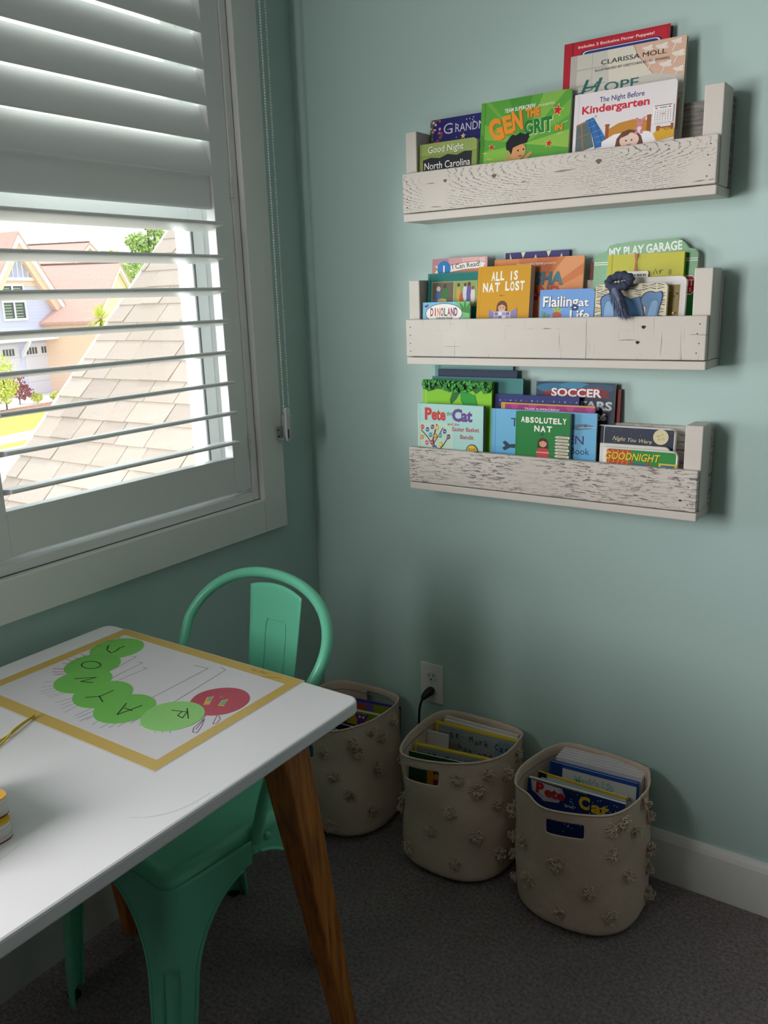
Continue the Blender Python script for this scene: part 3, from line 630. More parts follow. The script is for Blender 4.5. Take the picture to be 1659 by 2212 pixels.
[A.rect(.10+.055*k, .09+(.01 if k % 3 else 0), .10+.055*k+(.035 if k % 4 else .02), .17, '#2b2a2c') for k in range(15)]; A.poly([(.08, .32), (.3, .27), (.5, .33), (.92, .24), (.92, .47), (.08, .47)], '#8fb38a').poly([(.5, .40), (.7, .28), (.88, .30), (.9, .47), (.5, .47)], '#4a86b4').ell(.66, .36, .10, .06, '#dfe9f0').poly([(.3, .43), (.55, .39), (.55, .47), (.3, .47)], '#8d2a50')
m.build('tag', None, bmk)
m = MB(); m.add([(-.003, -.0006, -.036), (.0025, -.0006, -.036), (.0005, -.0006, -.014), (.0032, -.0006, .0), (-.0035, -.0006, .0), (-.0015, -.0006, -.014)], [(0, 1, 2, 5), (5, 2, 3, 4)])
m.box(-.0035, -.0006, 0, .0032, .0125, .0006); m.build('ribbon', M('#b01622', .4), bmk)
def a_glit(A):
    A.rect(0, 0, 1, 1.1, '#e2dedc').rect(.24, .10, .93, 1.0, '#8a7a3a')
    r = random.Random(5)
    for k in range(170): A.ell(r.uniform(.26, .92), r.uniform(.11, .99), r.uniform(.006, .016), None, r.choice(['#b09a3c', '#c8b45a', '#5e5426', '#746a34', '#3c3820', '#cdbf7a']), 0, 6)
    A.rect(.03, .10, .22, 1.0, '#b3a58c')
book('white board book with a speckled gold picture, behind the cream zigzag board book', .858, Z2-.002, .164, .163, -.067, -.056, .010, '#e2dedc', a_glit, 'board', .012, group=G2)
def a_paws(A):
    A.rect(0, 0, 1, 1.2, '#dcd3b2')
    r = random.Random(11)
    for u, v, a in [(.05, .08, 1), (.17, .08, 0), (.30, .07, 1), (.55, .09, 0), (.70, .10, 1), (.80, .08, 0), (.91, .08, 1), (.06, .25, 1), (.06, .43, 0), (.04, .62, 1), (.93, .28, 1), (.93, .47, 0), (.92, .66, 1), (.60, .22, 0), (.45, .1, 1), (.12, .20, 0), (.05, .8, 0), (.95, .84, 1)]:
        s = .045 if a else -.045
        A.line([(u-s, v-.06), (u+s, v-.03), (u-s, v), (u+s, v+.03), (u-s, v+.06)], .024, '#3c4254')
    def blob(o, c, rim):
        P = [(p.x, p.y) for p in spline([(x, y, 0) for x, y in o], 6, True)]; cx = sum(p[0] for p in P)/len(P); cy = sum(p[1] for p in P)/len(P)
        A.poly([(cx+(x-cx)*1.13, cy+(y-cy)*1.07) for x, y in P], rim); A.poly(P, c)
    blob([(.3, 1.1), (.3, .5), (.36, .33), (.44, .32), (.5, .38), (.58, .34), (.64, .40), (.68, 1.1)], '#4a6f98', '#232a44')
    blob([(.13, 1.1), (.10, .62), (.09, .36), (.16, .26), (.24, .22), (.30, .27), (.31, .45), (.27, .60), (.30, 1.1)], '#5a86b2', '#232a44')
    blob([(.15, 1.1), (.135, .66), (.16, .44), (.21, .42), (.255, .55), (.27, .75), (.27, 1.1)], '#84acd4', '#4a6f98')
    blob([(.70, 1.1), (.73, .62), (.67, .50), (.66, .36), (.71, .25), (.78, .21), (.84, .24), (.91, .22), (.93, .36), (.89, .7), (.88, 1.1)], '#5a86b2', '#232a44')
    blob([(.74, 1.1), (.76, .7), (.80, .45), (.86, .42), (.88, .52), (.86, .8), (.85, 1.1)], '#84acd4', '#4a6f98')
book('cream board book with black zigzags and blue paws, front right on the middle shelf', .8451, Z2-.002, .1465, .151, -.0838, -.076, .010, '#dcd3b2', a_paws, 'board', .010, group=G2)
# dark blue scrunchie with a furry tail lying over the board book
FUR = NT('blue_grey_fur', .85); FUR.color(FUR.ramp(FUR.n('ShaderNodeNewGeometry').outputs['Random Per Island'], [(0, '#363d55'), (1, '#7c86a4')])); FUR = FUR.m
sc = thing('hair_scrunchie', 'navy blue hair scrunchie with a furry tail draped over the cream zigzag board book', 'hair accessory', (.897, -.078, Z2+.15))
m = MB()
def scr(i, j):
    a = 2*PI*i/40; b = 2*PI*j/12; rr = .0090*(1+.16*math.sin(11*a+b)+.06*math.sin(5*a)); R = .0195
    c = Vector((.002+R*1.12*math.cos(a), -.013+.005*math.sin(a), .004+.55*R*math.sin(a)+.3*R*math.cos(a)*.3))
    return c+Vector((rr*math.cos(b)*math.cos(a), rr*.7*math.sin(b), rr*math.cos(b)*math.sin(a)))
V = [scr(i, j) for j in range(12) for i in range(40)]
m.add(V, [(j*40+i, j*40+(i+1) % 40, ((j+1) % 12)*40+(i+1) % 40, ((j+1) % 12)*40+i) for j in range(12) for i in range(40)])
m.build('band', M('#343b52', .8), sc, smooth=80)
m = MB(); r = random.Random(3)
core = [Vector((-.008, -.016, -.006)), Vector((.001, -.024, -.022)), Vector((.012, -.030, -.040)), Vector((.021, -.033, -.058))]
m.tube(spline(core, 6), [.004+.004*math.sin(PI*min(1, k/18*.75+.12)) for k in range(19)], 10)
ax = spline(core, 12)
for k in range(1500):
    q = r.random(); p = ax[int(q*(len(ax)-1))]; a = r.uniform(0, 2*PI); rad = .006+.009*math.sin(PI*min(1, q*.8+.1))
    d = Vector((math.cos(a), math.sin(a)*.8, .25*math.sin(a+1))); b0 = p+d*rad*r.uniform(.35, .8); flow = Vector((.35, -.12, -1)).normalized()
    tip = b0+flow*r.uniform(.010, .020)+d*r.uniform(.003, .008); s = d.cross(flow).normalized()*.0008
    m.add([b0-s, b0+s, tip], [(0, 1, 2)])
m.build('furry_tail', FUR, sc)

# --- lowest shelf
book('pale teal hardcover, rearmost of the pile at the left of the lowest shelf', .4135, Z3-.002, .211, .2785, -.0245, -.0085, .006, '#6fa3a4', lambda A: A.line([(.06, 0), (.06, .6)], .02, '#4f8486').line([(.09, .01), (.99, .01)], .01, '#8fbcbc'), group=G3)
book('navy hardcover with grey page edges, between two teal books on the lowest shelf', .4267, Z3-.002, .2127, .270, -.0335, -.0165, .007, '#22304e', None, group=G3, back='#73767a')
def a_ear(A):
    A.rect(.03, 0, 1, 1, '#3f7f80').text('ear', .80, .27, .085, '#20393c', .32, .01).line([(.55, .27), (.58, .22), (.62, .26)], .012, '#20393c')
book('teal hardcover with curly lettering, behind the lime green tree book', .4155, Z3-.002, .244, .253, -.0425, -.0265, .008, '#3f7f80', a_ear, group=G3, corners=(0, .004, .004, 0))
def a_lime(A):
    A.rect(.04, .02, .99, 1.3, '#86c81f').line([(.045, 0), (.045, 1.2)], .014, '#9fd63e')
    A.poly([(.55, .16), (.64, .14), (.76, .20), (.82, .40), (.85, .9), (.68, .9), (.64, .4), (.56, .26)], '#1f9a2c').line([(.56, .26), (.64, .4), (.68, .9)], .008, '#1b3d18').line([(.76, .18), (.82, .40), (.85, .9)], .008, '#1b3d18')
    r = random.Random(21)
    def leaf(u, v, k):
        a = r.uniform(0, 180); A.ell(u, v, .034, .019, '#17401a', a, 8).ell(u, v, .028, .014, ('#2fa32b', '#259327', '#3bb034')[k % 3], a, 8)
    A.poly([(0, 0), (1, 0), (1, .12), (.86, .12), (.78, .18), (.7, .11), (.56, .15), (.5, .26), (.42, .34), (.40, .28), (.44, .16), (.3, .13), (.2, .13), (.08, .17), (0, .1)], '#1d6b20')
    for k in range(150):
        u = r.uniform(.01, .99); lim = .10+.05*math.sin(u*22)+(.16 if .40 < u < .52 else 0); leaf(u, r.uniform(.015, max(.03, lim)), k)
book('lime green hardcover with a leafy tree, at the left of the lowest shelf', .4035, Z3-.002, .188, .2465, -.0605, -.050, .011, '#86c81f', a_lime, group=G3)
def a_pete(A):
    A.rect(0, 0, 1, 1.1, '#a9d4ce').rect(0, .25, .55, 1.1, '#bcd8c6').line([(.03, 0), (.03, 1)], .006, '#8fbdb8')
    A.text('P', .165, .21, .15, '#c8352f', None, .05).text('ete', .325, .21, .15, '#c8352f', .22, .04); A.text('the', .495, .145, .055, '#3f7a4c', .09, .01, rot=8)
    A.text('C', .61, .21, .15, '#6a3f8c', None, .05).text('at', .755, .21, .15, '#6a3f8c', .17, .04)
    A.text('and the', .555, .275, .035, '#a8403c', .18, .01); A.text('Easter Basket', .74, .345, .055, '#b03a3a', .40, .014, rot=1); A.text('Bandit', .76, .445, .055, '#b03a3a', .20, .014)
    br = '#5a2c22'
    A.line([(.29, 1), (.27, .62), (.24, .48), (.30, .27)], .02, br).line([(.27, .62), (.16, .46), (.05, .36)], .013, br).line([(.26, .52), (.34, .40), (.40, .31)], .012, br).line([(.28, .66), (.40, .55), (.50, .40)], .013, br).line([(.27, .72), (.12, .64), (.02, .61)], .013, br)
    for k, (u, v) in enumerate(((.07, .32), (.15, .35), (.23, .31), (.30, .32), (.20, .42), (.28, .43), (.35, .42), (.42, .36), (.06, .46), (.14, .53), (.22, .52), (.27, .59), (.48, .43), (.36, .54), (.13, .66), (.36, .68), (.06, .68))):
        A.ell(u, v, .026, .033, ('#c93f3c', '#3f5aa8', '#7a3f78', '#e0b93c', '#3a8fb0', '#d98a2c', '#4aa39a', '#4a4f98', '#e08a2c', '#d45a8c')[k % 10], 15*(k % 3)); A.line([(u-.02, v), (u+.02, v)], .006, '#f3ead8')
    A.ell(.60, .68, .055, .04, '#b8404c', -20).ell(.60, .70, .04, .025, '#efe6e0', -20)
    A.ell(.84, .62, .095, .115, '#2c4a78').ell(.84, .62, .083, .102, '#e6b828').text('INCLUDES', .84, .585, .026, '#3a2c18', .12, .015).text('8', .84, .635, .04, '#b03a2c', None, .03).text('EASTER CARDS', .84, .665, .018, '#3a2c18', .15, .015)
book('pale book titled Pete the Cat and the Easter Basket Bandit, on the lowest shelf', .4035, Z3-.002, .179, .192, -.0825, -.0755, .012, '#a9d4ce', a_pete, 'soft', page='#8d8a86', group=G3)
def a_navl(A):
    A.line([(.02, 0), (.02, .9)], .03, '#141d4c')
    for i, c in enumerate('AVUSCVOSEVPSOVA'): A.text(c, .09+.063*i, .13-.015*(i/14), .028, ('#e6dfd0', '#b8384c', '#e6dfd0', '#c9a23c')[i % 4], None, .01)
    for i, c in enumerate('VOS'): A.text(c, .085, .22+.09*i, .028, '#b8384c', None, .01)
book('navy hardcover bordered with scattered letters, beside the soccer book', .5886, Z3-.002, .212, .2175, -.0525, -.040, .009, '#1f2f72', a_navl, group=G3)
def a_mag(A):
    A.rect(0, 0, 1, .9, '#c79a3a').rect(.045, .03, 1, .9, '#9c2a72'); 
    for k in range(5): A.poly([(.1+.2*k, .03), (.2+.2*k, .03), (.15+.2*k, .2)], '#b23a86')
    A.text('TEAM SUPERCREW', .45, .13, .04, '#e9d0dc', .38, .02)
book('magenta picture book with a gold edge, just behind the blue whale book', .6153, Z3-.002, .2255, .2005, -.0625, -.050, .006, '#b23a86', a_mag, 'soft', group=G3)
def a_whale(A):
    A.rect(0, 0, 1, 1, '#6fb3da').rect(0, .45, 1, 1, '#64abd6').line([(.045, 0), (.045, 1)], .004, '#3f7fa8')
    A.text('T', .235, .20, .10, '#28486a', None, .005); A.text('EN', .82, .36, .10, '#3f3a78', None, .005, al='C'); A.text('Book', .86, .475, .075, '#28486a', .17, .004)
    A.poly([(.12, .40), (.15, .38), (.19, .42), (.26, .41), (.31, .36), (.36, .33), (.36, .42), (.28, .46), (.20, .46), (.14, .50), (.12, .47), (.15, .44)], '#27424e').poly([(.26, .17), (.31, .20), (.32, .30), (.29, .27)], '#27424e').poly([(.32, .30), (.37, .26), (.37, .36), (.31, .37)], '#dfe6ea')
    A.poly([(.80, .14), (.9, .12), (.99, .15), (.93, .18), (.82, .20), (.78, .18)], '#5f7f94').line([(.84, .17), (.99, .155)], .006, '#d9e2e6').ell(.9, .15, .008, c='#20303c')
book('sky blue book with a whale and a shark, behind the ABSOLUTELY NAT book', .5959, Z3-.002, .255, .1865, -.0705, -.0625, .006, '#6fb3da', a_whale, 'soft', group=G3)
def a_abs(A):
    A.rect(0, 0, 1, 1.5, '#1d7f3a').line([(.03, 0), (.03, 1.5)], .006, '#155f2b')
    A.letters('ABSOLUTELY', .135, .245, .125, ['#f1efe6'], .085, .06, (0, .008, .004)); A.letters('NAT', .40, .45, .13, ['#f1efe6'], .115, .06, (0, .005, 0))
    A.ell(.50, .51, .025, c='#14602a').poly([(.46, .52), (.54, .52), (.5, .57)], '#14602a')
    kid(A, .52, .72, .23, '#4a2a22', '#dba57c', '#c23f4c'); A.line([(.40, .95), (.64, .95)], .03, '#d9a57c')
    A.line([(.86, .5), (.87, 1.2)], .02, '#8a5a3c')
    SG = ('CAMP MOSQUITO', 'SPORTS', 'SWIMMING', 'BUG BITES')
    for k in range(8): A.poly([(.73, .565+.075*k), (.77, .535+.075*k), (1-.02*(k % 2), .54+.075*k), (1-.02*(k % 2), .59+.075*k), (.77, .59+.075*k)], '#e6d3c8'); (A.text(SG[k], .875, .583+.075*k, .024, '#5a3a34', .19, .01) if k < 4 else A.line([(.79, .565+.075*k), (.96, .568+.075*k)], .012, '#8a6a60'))
book('thick green paperback titled ABSOLUTELY NAT, front middle of the lowest shelf', .6662, Z3-.002, .130, .185, -.084, -.077, .011, '#1d7f3a', a_abs, 'soft', page='#b9b6b4', group=G3)
def a_soc(A):
    A.rect(0, 0, 1, 1.5, '#1f3a52')
    for u, v, a, b, c in ((.15, .12, .25, .10, '#2f6f92'), (.5, .05, .2, .06, '#3a84a6'), (.85, .1, .2, .08, '#28506c'), (.9, .5, .2, .2, '#18283c'), (.2, .5, .2, .2, '#24506e')):
        A.ell(min(max(u, a), 1-a), max(v, b), a, b, c)
    A.poly([(.10, .20), (.35, .14), (.82, .09), (.88, .17), (.80, .25), (.4, .32), (.22, .34)], '#a5202c').poly([(.05, .20), (.2, .22), (.22, .34), (.1, .36), (.13, .27)], '#7c141e').poly([(.80, .12), (.96, .16), (.9, .22), (.95, .30), (.78, .26)], '#7c141e')
    A.text('SOCCER', .53, .285, .15, '#6a2028', .66, .05).text('SOCCER', .52, .275, .15, '#efe9ea', .64, .03); A.text('STARS', .72, .52, .16, '#8d98a2', .52, .05).text('STARS', .715, .51, .15, '#c9ced2', .51, .02); A.text('26', .84, .72, .13, '#c98a92', .16, .05).text('26', .835, .71, .12, '#e9e0e2', .15, .03)
    A.ell(.80, .95, .14, c='#26343f').ell(.80, .95, .13, c='#121c24')
book('dark blue book titled SOCCER STARS 26 standing at the back of the lowest shelf', .6896, Z3-.002, .184, .248, -.040, -.020, .009, '#1f3a52', a_soc, 'soft', group=G3)
book('dark red book edge showing behind the soccer book on the lowest shelf', .72, Z3-.002, .164, .235, -.0275, -.0105, .006, '#7a1f22', None, group=G3)
def a_nyw(A):
    A.rect(.08, .03, .985, 1, '#1c2a40', .03).rect(0, .02, .07, 1, '#161f30')
    for u, v in zip(rnd(16, .1, .96, 31), rnd(16, .05, .4, 32)): A.ell(u, v, .004, c='#9aa6b8', n=6)
    A.ell(.82, .19, .098, c='#d6cba2').ell(.79, .17, .03, .02, '#bfb283').ell(.85, .22, .025, .03, '#c6ba8c').ell(.84, .13, .02, .015, '#bfb283').ell(.80, .24, .015, c='#bfb283')
    A.text('Night You Were', .45, .33, .085, '#d2c39a', .52, .004, .3, rot=-4)
book('navy board book with a full moon, rearmost at the right of the lowest shelf', .8512, Z3-.002, .1637, .1615, -.0605, -.050, .013, '#c9c9c6', a_nyw, 'board', .012, group=G3)
book('worn white board book, between the moon book and the GOODNIGHT book', .8606, Z3-.002, .149, .1245, -.0715, -.066, .009, '#d5d2cb', None, 'board', .012, group=G3)
def a_gdn(A):
    A.rect(.0, 0, .05, 1, '#e6e3dc').rect(.05, .02, .98, 1, '#2a8a3c', .04)
    A.poly([(.05, .03), (.40, .03), (.34, .2), (.40, .5), (.05, .6)], '#c24a24')
    for k in range(5): A.line([(.06+.07*k, .04), (.10+.06*k, .2), (.05+.07*k, .35), (.08+.06*k, .55)], .014, '#e08a2c')
    A.rect(.40, .26, .60, .6, '#2f6f98').rect(.37, .2, .41, .6, '#b8382c').rect(.6, .2, .63, .6, '#b8382c')
    A.text('GOODNIGHT', .41, .22, .135, '#4a5a10', .75, .03, .25); A.text('GOODNIGHT', .405, .215, .135, '#e8d02c', .745, .012, .25)
    A.rect(.76, .23, 1.0, .6, '#d9b93a').rect(.79, .26, .97, .6, '#2f6fa0').ell(.88, .36, .05, .03, '#e0d27a').ell(.84, .34, .02, c='#e0d27a').rect(.85, .36, .87, .46, '#e0d27a').rect(.91, .36, .93, .46, '#e0d27a')
book('green board book titled GOODNIGHT, front right on the lowest shelf', .8732, Z3-.002, .1565, .119, -.0838, -.079, .009, '#e6e3dc', a_gdn, 'board', .012, group=G3)
# ------------------------------------------------------------------ electrical outlet and the cord plugged into it
outl = thing('electrical_outlet', 'white duplex electrical outlet on the wall above the middle basket', 'outlet', (.383, 0, .3515))
W(MB().prism(rrect(.348, .2945, .418, .4085, .004), -.0055, 0, 'y').build('cover_plate', M('#e4e2de', .3), outl, bevel=.0018))
for zc in (.3715, .3315):
    o = W(MB().prism(rrect(.3665, zc-.0145, .3995, zc+.0145, .011), -.0072, -.005, 'y').build('receptacle', M('#dcdad6', .3), outl, bevel=.0006))
    sl = boxes((.3758, -.0074, zc-.001, .3778, -.0070, zc+.0085), (.3882, -.0074, zc+.0005, .3902, -.0070, zc+.0085))
    sl.prism([(.383+.0026*math.cos(a*PI/6), zc-.0075+.0026*math.sin(a*PI/6)) for a in range(12)], -.0074, -.0070, 'y')
    W(sl.build('slot', M('#2a2826', .6), o)) if zc > .35 else None
W(MB().lathe([(.003, 0), (.0024, .0012)], 10, Matrix.Translation((.383, -.0055, .3515)) @ Matrix.Rotation(PI/2, 4, 'X')).build('screw', M('#c9c7c2', .3), outl))
cord = thing('power_cord', 'black power cord plugged into the outlet and dropping behind the baskets', 'cord', (.383, -.03, .3315))
BLK = M('#161517', .45)
m = MB().tube([(.383, -.0075, .3315), (.383, -.016, .3315), (.382, -.022, .331), (.3805, -.030, .3285), (.378, -.037, .324), (.3755, -.042, .318)], [.0115, .0125, .0118, .0105, .0085, .0055], 14)
W(m.build('plug', BLK, cord, smooth=50))
W(MB().tube(spline([(.3758, -.0415, .3185), (.371, -.047, .300), (.366, -.045, .27), (.362, -.040, .22), (.360, -.036, .12), (.366, -.032, .02), (.42, -.024, .006), (.62, -.022, .006)], 8), .0032, 8).build('cable', BLK, cord, smooth=60))

# ------------------------------------------------------------------ canvas baskets
def yarn_ball(seed):
    r = random.Random(seed); m = MB()
    for k in range(34):
        z = r.uniform(-.15, 1); a = r.uniform(0, 2*PI); q = math.sqrt(max(0, 1-z*z)); d = Vector((q*math.cos(a)*1.15, q*math.sin(a)*1.15, z*.95)).normalized()
        R = r.uniform(.0100, .0170); s = d.cross(Vector((r.uniform(-1, 1), r.uniform(-1, 1), r.uniform(-1, 1)))).normalized()
        pts = [d*.002, d*R*.6+s*R*.10, d*R*.95+s*R*.26, d*R+s*R*.50, d*R*.72+s*R*.62]
        if k % 9 == 0: pts.append(d*R*.9+s*R*.95)
        m.tube(spline(pts, 2), .00125, 5)
    o = m.build('pompom', YARN, None, smooth=80); me = o.data; bpy.data.objects.remove(o); return me
POMS = [yarn_ball(s) for s in (1, 2, 3, 4)]
def basket(label, base, rb, rim, H, poms, handles, seed):
    bx, by = base; root = thing('canvas_basket', label, 'basket', (bx, by, 0), (0, 0, 0), 'canvas book baskets on the carpet')
    rx = sum(p[0] for p in rim)/len(rim); ry = sum(p[1] for p in rim)/len(rim)
    P = spline([(p[0]-rx, p[1]-ry, p[2] if len(p) > 2 else H) for p in rim], 12, True)
    A_ = sorted((math.atan2(p.y, p.x), math.hypot(p.x, p.y), p.z) for p in P)
    def rim_at(a):
        a = (a+PI) % (2*PI)-PI; n = len(A_)
        for i in range(n):
            a0, r0, z0 = A_[i-1]; a1, r1, z1 = A_[i]
            if i == 0: a0 -= 2*PI
            if a0 <= a <= a1: t = (a-a0)/max(1e-9, a1-a0); return r0+(r1-r0)*t, z0+(z1-z0)*t
        a0, r0, z0 = A_[-1]; a1, r1, z1 = A_[0]; t = (a-a0)/(a1+2*PI-a0); return r0+(r1-r0)*t, z0+(z1-z0)*t
    rs = random.Random(seed); ph = [rs.uniform(0, 6.28) for _ in range(6)]
    def wall(a, t):
        c, s = math.cos(a), math.sin(a); k = rb/(abs(c)**2.5+abs(s)**2.5)**(1/2.5)
        r1, z1 = rim_at(a); e = t*t*(3-2*t)*.35+t*.65
        x = (bx+k*c)*(1-e)+(rx+r1*c)*e; y = (by+k*s)*(1-e)+(ry+r1*s)*e
        w = .0022*math.sin(3*a+9*t+ph[0])*math.sin(PI*t)+.0016*math.sin(7*a-6*t+ph[1])*math.sin(PI*min(1, t*1.1))+.004*math.sin(2*a+5*t+ph[2])*math.sin(PI*t)
        if t < .06: w -= .012*(1-t/.06)**2
        return Vector((x-bx+w*c, y-by+w*s, .004+(z1-.004)*t))
    NC, NR = 120, 36
    m = MB(); V = [wall(2*PI*i/NC, j/NR) for j in range(NR+1) for i in range(NC)]; F = []
    for j in range(NR):
        for i in range(NC):
            a = math.degrees(2*PI*(i+.5)/NC); zc = (V[j*NC+i].z+V[(j+1)*NC+i].z)/2; hole = False
            for h0, h1, z0, z1 in handles:
                if z0 < zc < z1 and (a-h0) % 360 < (h1-h0): hole = True
            if not hole: F.append((j*NC+i, j*NC+(i+1) % NC, (j+1)*NC+(i+1) % NC, (j+1)*NC+i))
    F.append(tuple(range(NC))[::-1]); m.add(V, F)
    o = m.build('canvas_body', CANVAS, root, smooth=60)
    s = o.modifiers.new('cloth', 'SOLIDIFY'); s.thickness = .0034; s.offset = -1
    s = o.modifiers.new('soft', 'SUBSURF'); s.levels = 1; s.render_levels = 1
    hm = MB().tube([wall(2*PI*i/NC, 1.0) for i in range(NC)], .0026, 6, closed=True); hm.build('rolled_rim', CANVAS, root, smooth=80)
    inner = MB()
    inner.tube([wall(2*PI*i/NC, .925)*1.0-Vector((math.cos(2*PI*i/NC), math.sin(2*PI*i/NC), 0))*.0042 for i in range(NC)], .0011, 5, closed=True); inner.build('hem_stitching', M('#8f7d6c', .9), root, smooth=80)
    for k, (ad, z) in enumerate(poms):
        a = math.radians(ad); t = min(.97, z/H); p = wall(a, t); q = wall(a+.03, t); u = wall(a, min(1, t+.03)); nrm = (q-p).cross(u-p).normalized()
        po = bpy.data.objects.new('pompom', POMS[(k+seed) % 4]); COL.objects.link(po); po.parent = root
        po.location = p+nrm*.002; po.rotation_euler = (nrm.to_track_quat('Z', 'Y') @ __import__('mathutils').Quaternion((0, 0, 1), rs.uniform(0, 6))).to_euler(); sc_ = rs.uniform(.9, 1.15); po.scale = (sc_, sc_, sc_)
    return root
basket('canvas pompom basket nearest the camera, holding white notebooks and a Pete the Cat book', (.888, -.163), .143,
       [(.7546, -.2501), (.7386, -.1629), (.7773, -.036), (.8699, -.022), (.9777, -.034), (1.0048, -.0735), (1.0153, -.1325), (1.0, -.2239), (.9579, -.2755), (.8567, -.3089), (.7984, -.2773)], .30,
       [(-150, .223), (-132, .172), (-160, .133), (-154, .095), (-93, .17), (-119, .097), (-150, .04), (-89, .056), (-65, .121), (-45, .057), (-44, .205), (-25, .137), (-45, .265), (-31, .275), (-14, .235), (8, .28), (16, .235), (16, .148), (16, .10), (13, .04)],
       [(-103, -69, .240, .274), (77, 111, .240, .274)], 1)
basket('canvas pompom basket in the middle of three, below the outlet, holding yellow edged books', (.565, -.160), .143,
       [(.4531, -.2683), (.4268, -.1637), (.442, -.043), (.5492, -.022), (.6592, -.030), (.6795, -.0781), (.6752, -.1701), (.6149, -.2437), (.5101, -.2837)], .30,
       [(-67, .262), (-30, .268), (-139, .154), (-145, .116), (-45, .231), (-21, .187), (-73, .18), (-96, .12), (-120, .051), (-47, .125), (-24, .067), (-68, .053), (25, .27), (-3, .25), (-145, .25)],
       [(-119, -86, .240, .272), (61, 94, .240, .272)], 2)
basket('canvas pompom basket in the corner, half hidden behind the table and the green chair', (.210, -.172), .143,
       [(.072, -.24), (.060, -.12), (.085, -.040), (.1853, -.022), (.2771, -.028), (.3050, -.060), (.312, -.12), (.302, -.200), (.262, -.275), (.19, -.315), (.11, -.295)], .30,
       [(24, .27), (-19, .275), (-46, .26), (-2, .244), (-76, .241), (-38, .231), (-14, .168), (-68, .177), (-51, .127), (-96, .101), (-28, .073), (-72, .036)],
       [(-120, -87, .225, .257), (64, 98, .248, .280)], 3)

# books standing in the baskets
BR, BM, BL = 'books in the basket nearest the camera', 'books in the middle basket', 'books in the corner basket'
def bbook(label, x, y, ztop, w, h, t, cover, yawd, art=None, kind='soft', group=None, lean=6, page='#dedbd6', **kw):
    ln = math.radians(lean); yw = math.radians(yawd); d = h*math.sin(ln); zb = ztop-h*math.cos(ln)
    bx, by = x+d*math.sin(yw), y-d*math.cos(yw)
    r = book(label, bx, zb, w, h, 0, 0, t, cover, art, kind, group=group, yaw=yw, lean=ln, page=page, **kw)
    r.location = (bx, by, zb); return r
pos = ('rearmost of the white notebooks in the basket nearest the camera', 'second from the back of the white notebooks in the near basket', 'middle one of the five white notebooks in the near basket', 'fourth from the back of the white notebooks in the near basket', 'front one of the five white notebooks, against the blue book')
for k in range(5):
    bbook('white notebook, '+pos[k], .783-.0014*k, -.0375-.0085*k, .293-.0022*k, .207, .275, .0055, '#dcd9de', 3.6, group=BR, name='notebook', lean=4, cat='notebook')
def a_lib(A):
    A.rect(.02, .0, .15, 1, '#1c3c78').rect(.155, .06, .985, 1.2, '#d9d8d4')
    A.text("Mark's Lib", .52, .25, .12, '#3a8f92', .44, .03, rot=3).text("Mark's Lib", .52, .245, .11, '#bfe0dc', .43, 0, rot=3).text('GA', .90, .33, .07, '#3a3a44', .09, .0)
bbook("blue hardcover lettered Mark's Lib in front of the white notebooks in the near basket", .7705, -.094, .280, .212, .262, .012, '#2450a0', 3.6, a_lib, 'hard', BR, 5)
bbook('thin cream booklet between the blue hardcover and the yellow spined book in the near basket', .775, -.122, .262, .195, .245, .004, '#c9c4b4', 1, None, 'soft', BR, 5)
bbook('yellow spined book behind the Pete the Cat book in the near basket', .762, -.140, .273, .213, .25, .006, '#d8b528', 0, lambda A: A.rect(0, 0, .10, .3, '#23262e').rect(.12, .02, 1, .6, '#d9d5c6').ell(.14, .1, .03, c='#8a8ab0'), 'hard', BR, 6)
bbook('thin light blue book just behind the Pete the Cat book in the near basket', .775, -.154, .268, .203, .245, .004, '#5aa3cf', 1, None, 'soft', BR, 6)
def a_pcat(A):
    A.rect(.0, 0, 1, 1, '#17316a'); A.poly([(.03, .03), (.36, .05), (.40, .2), (.33, .36), (.18, .40), (.05, .24)], '#b9b4cc').poly([(.06, .05), (.33, .07), (.35, .2), (.2, .30), (.08, .2)], '#cdc9d8')
    for u, v in zip(rnd(70, .38, .99, 41), rnd(70, .06, .9, 42)): A.ell(u, v, .006, c='#b8cbe0', n=6)
    A.line([(0, .006), (.62, .006)], .012, '#d8b528')
    A.text('P', .135, .25, .20, '#b8242c', .085, .05).text('ete', .29, .28, .19, '#b8242c', .21, .04).text('the', .45, .17, .075, '#2c2448', .08, .02)
    A.text('C', .60, .31, .23, '#e0bc2c', .11, .05).text('at', .76, .33, .22, '#e0bc2c', .18, .04); A.text('and', .45, .375, .06, '#c9d4e0', .09, .01)
bbook('dark blue Pete the Cat book standing at the front of the near basket', .7505, -.172, .272, .231, .245, .010, '#17316a', 2.5, a_pcat, 'soft', BR, 7)
for k, lb in enumerate(('cream notebook, rearmost in the middle basket', 'white notebook second from the back of the middle basket')):
    bbook(lb, .448+.003*k, -.0455-.010*k, .290-.004*k, .212, .27, .007, ('#d6cdc2', '#dcd6cf')[k], 1.5, None, 'soft', BM, 4, name='notebook', cat='notebook')
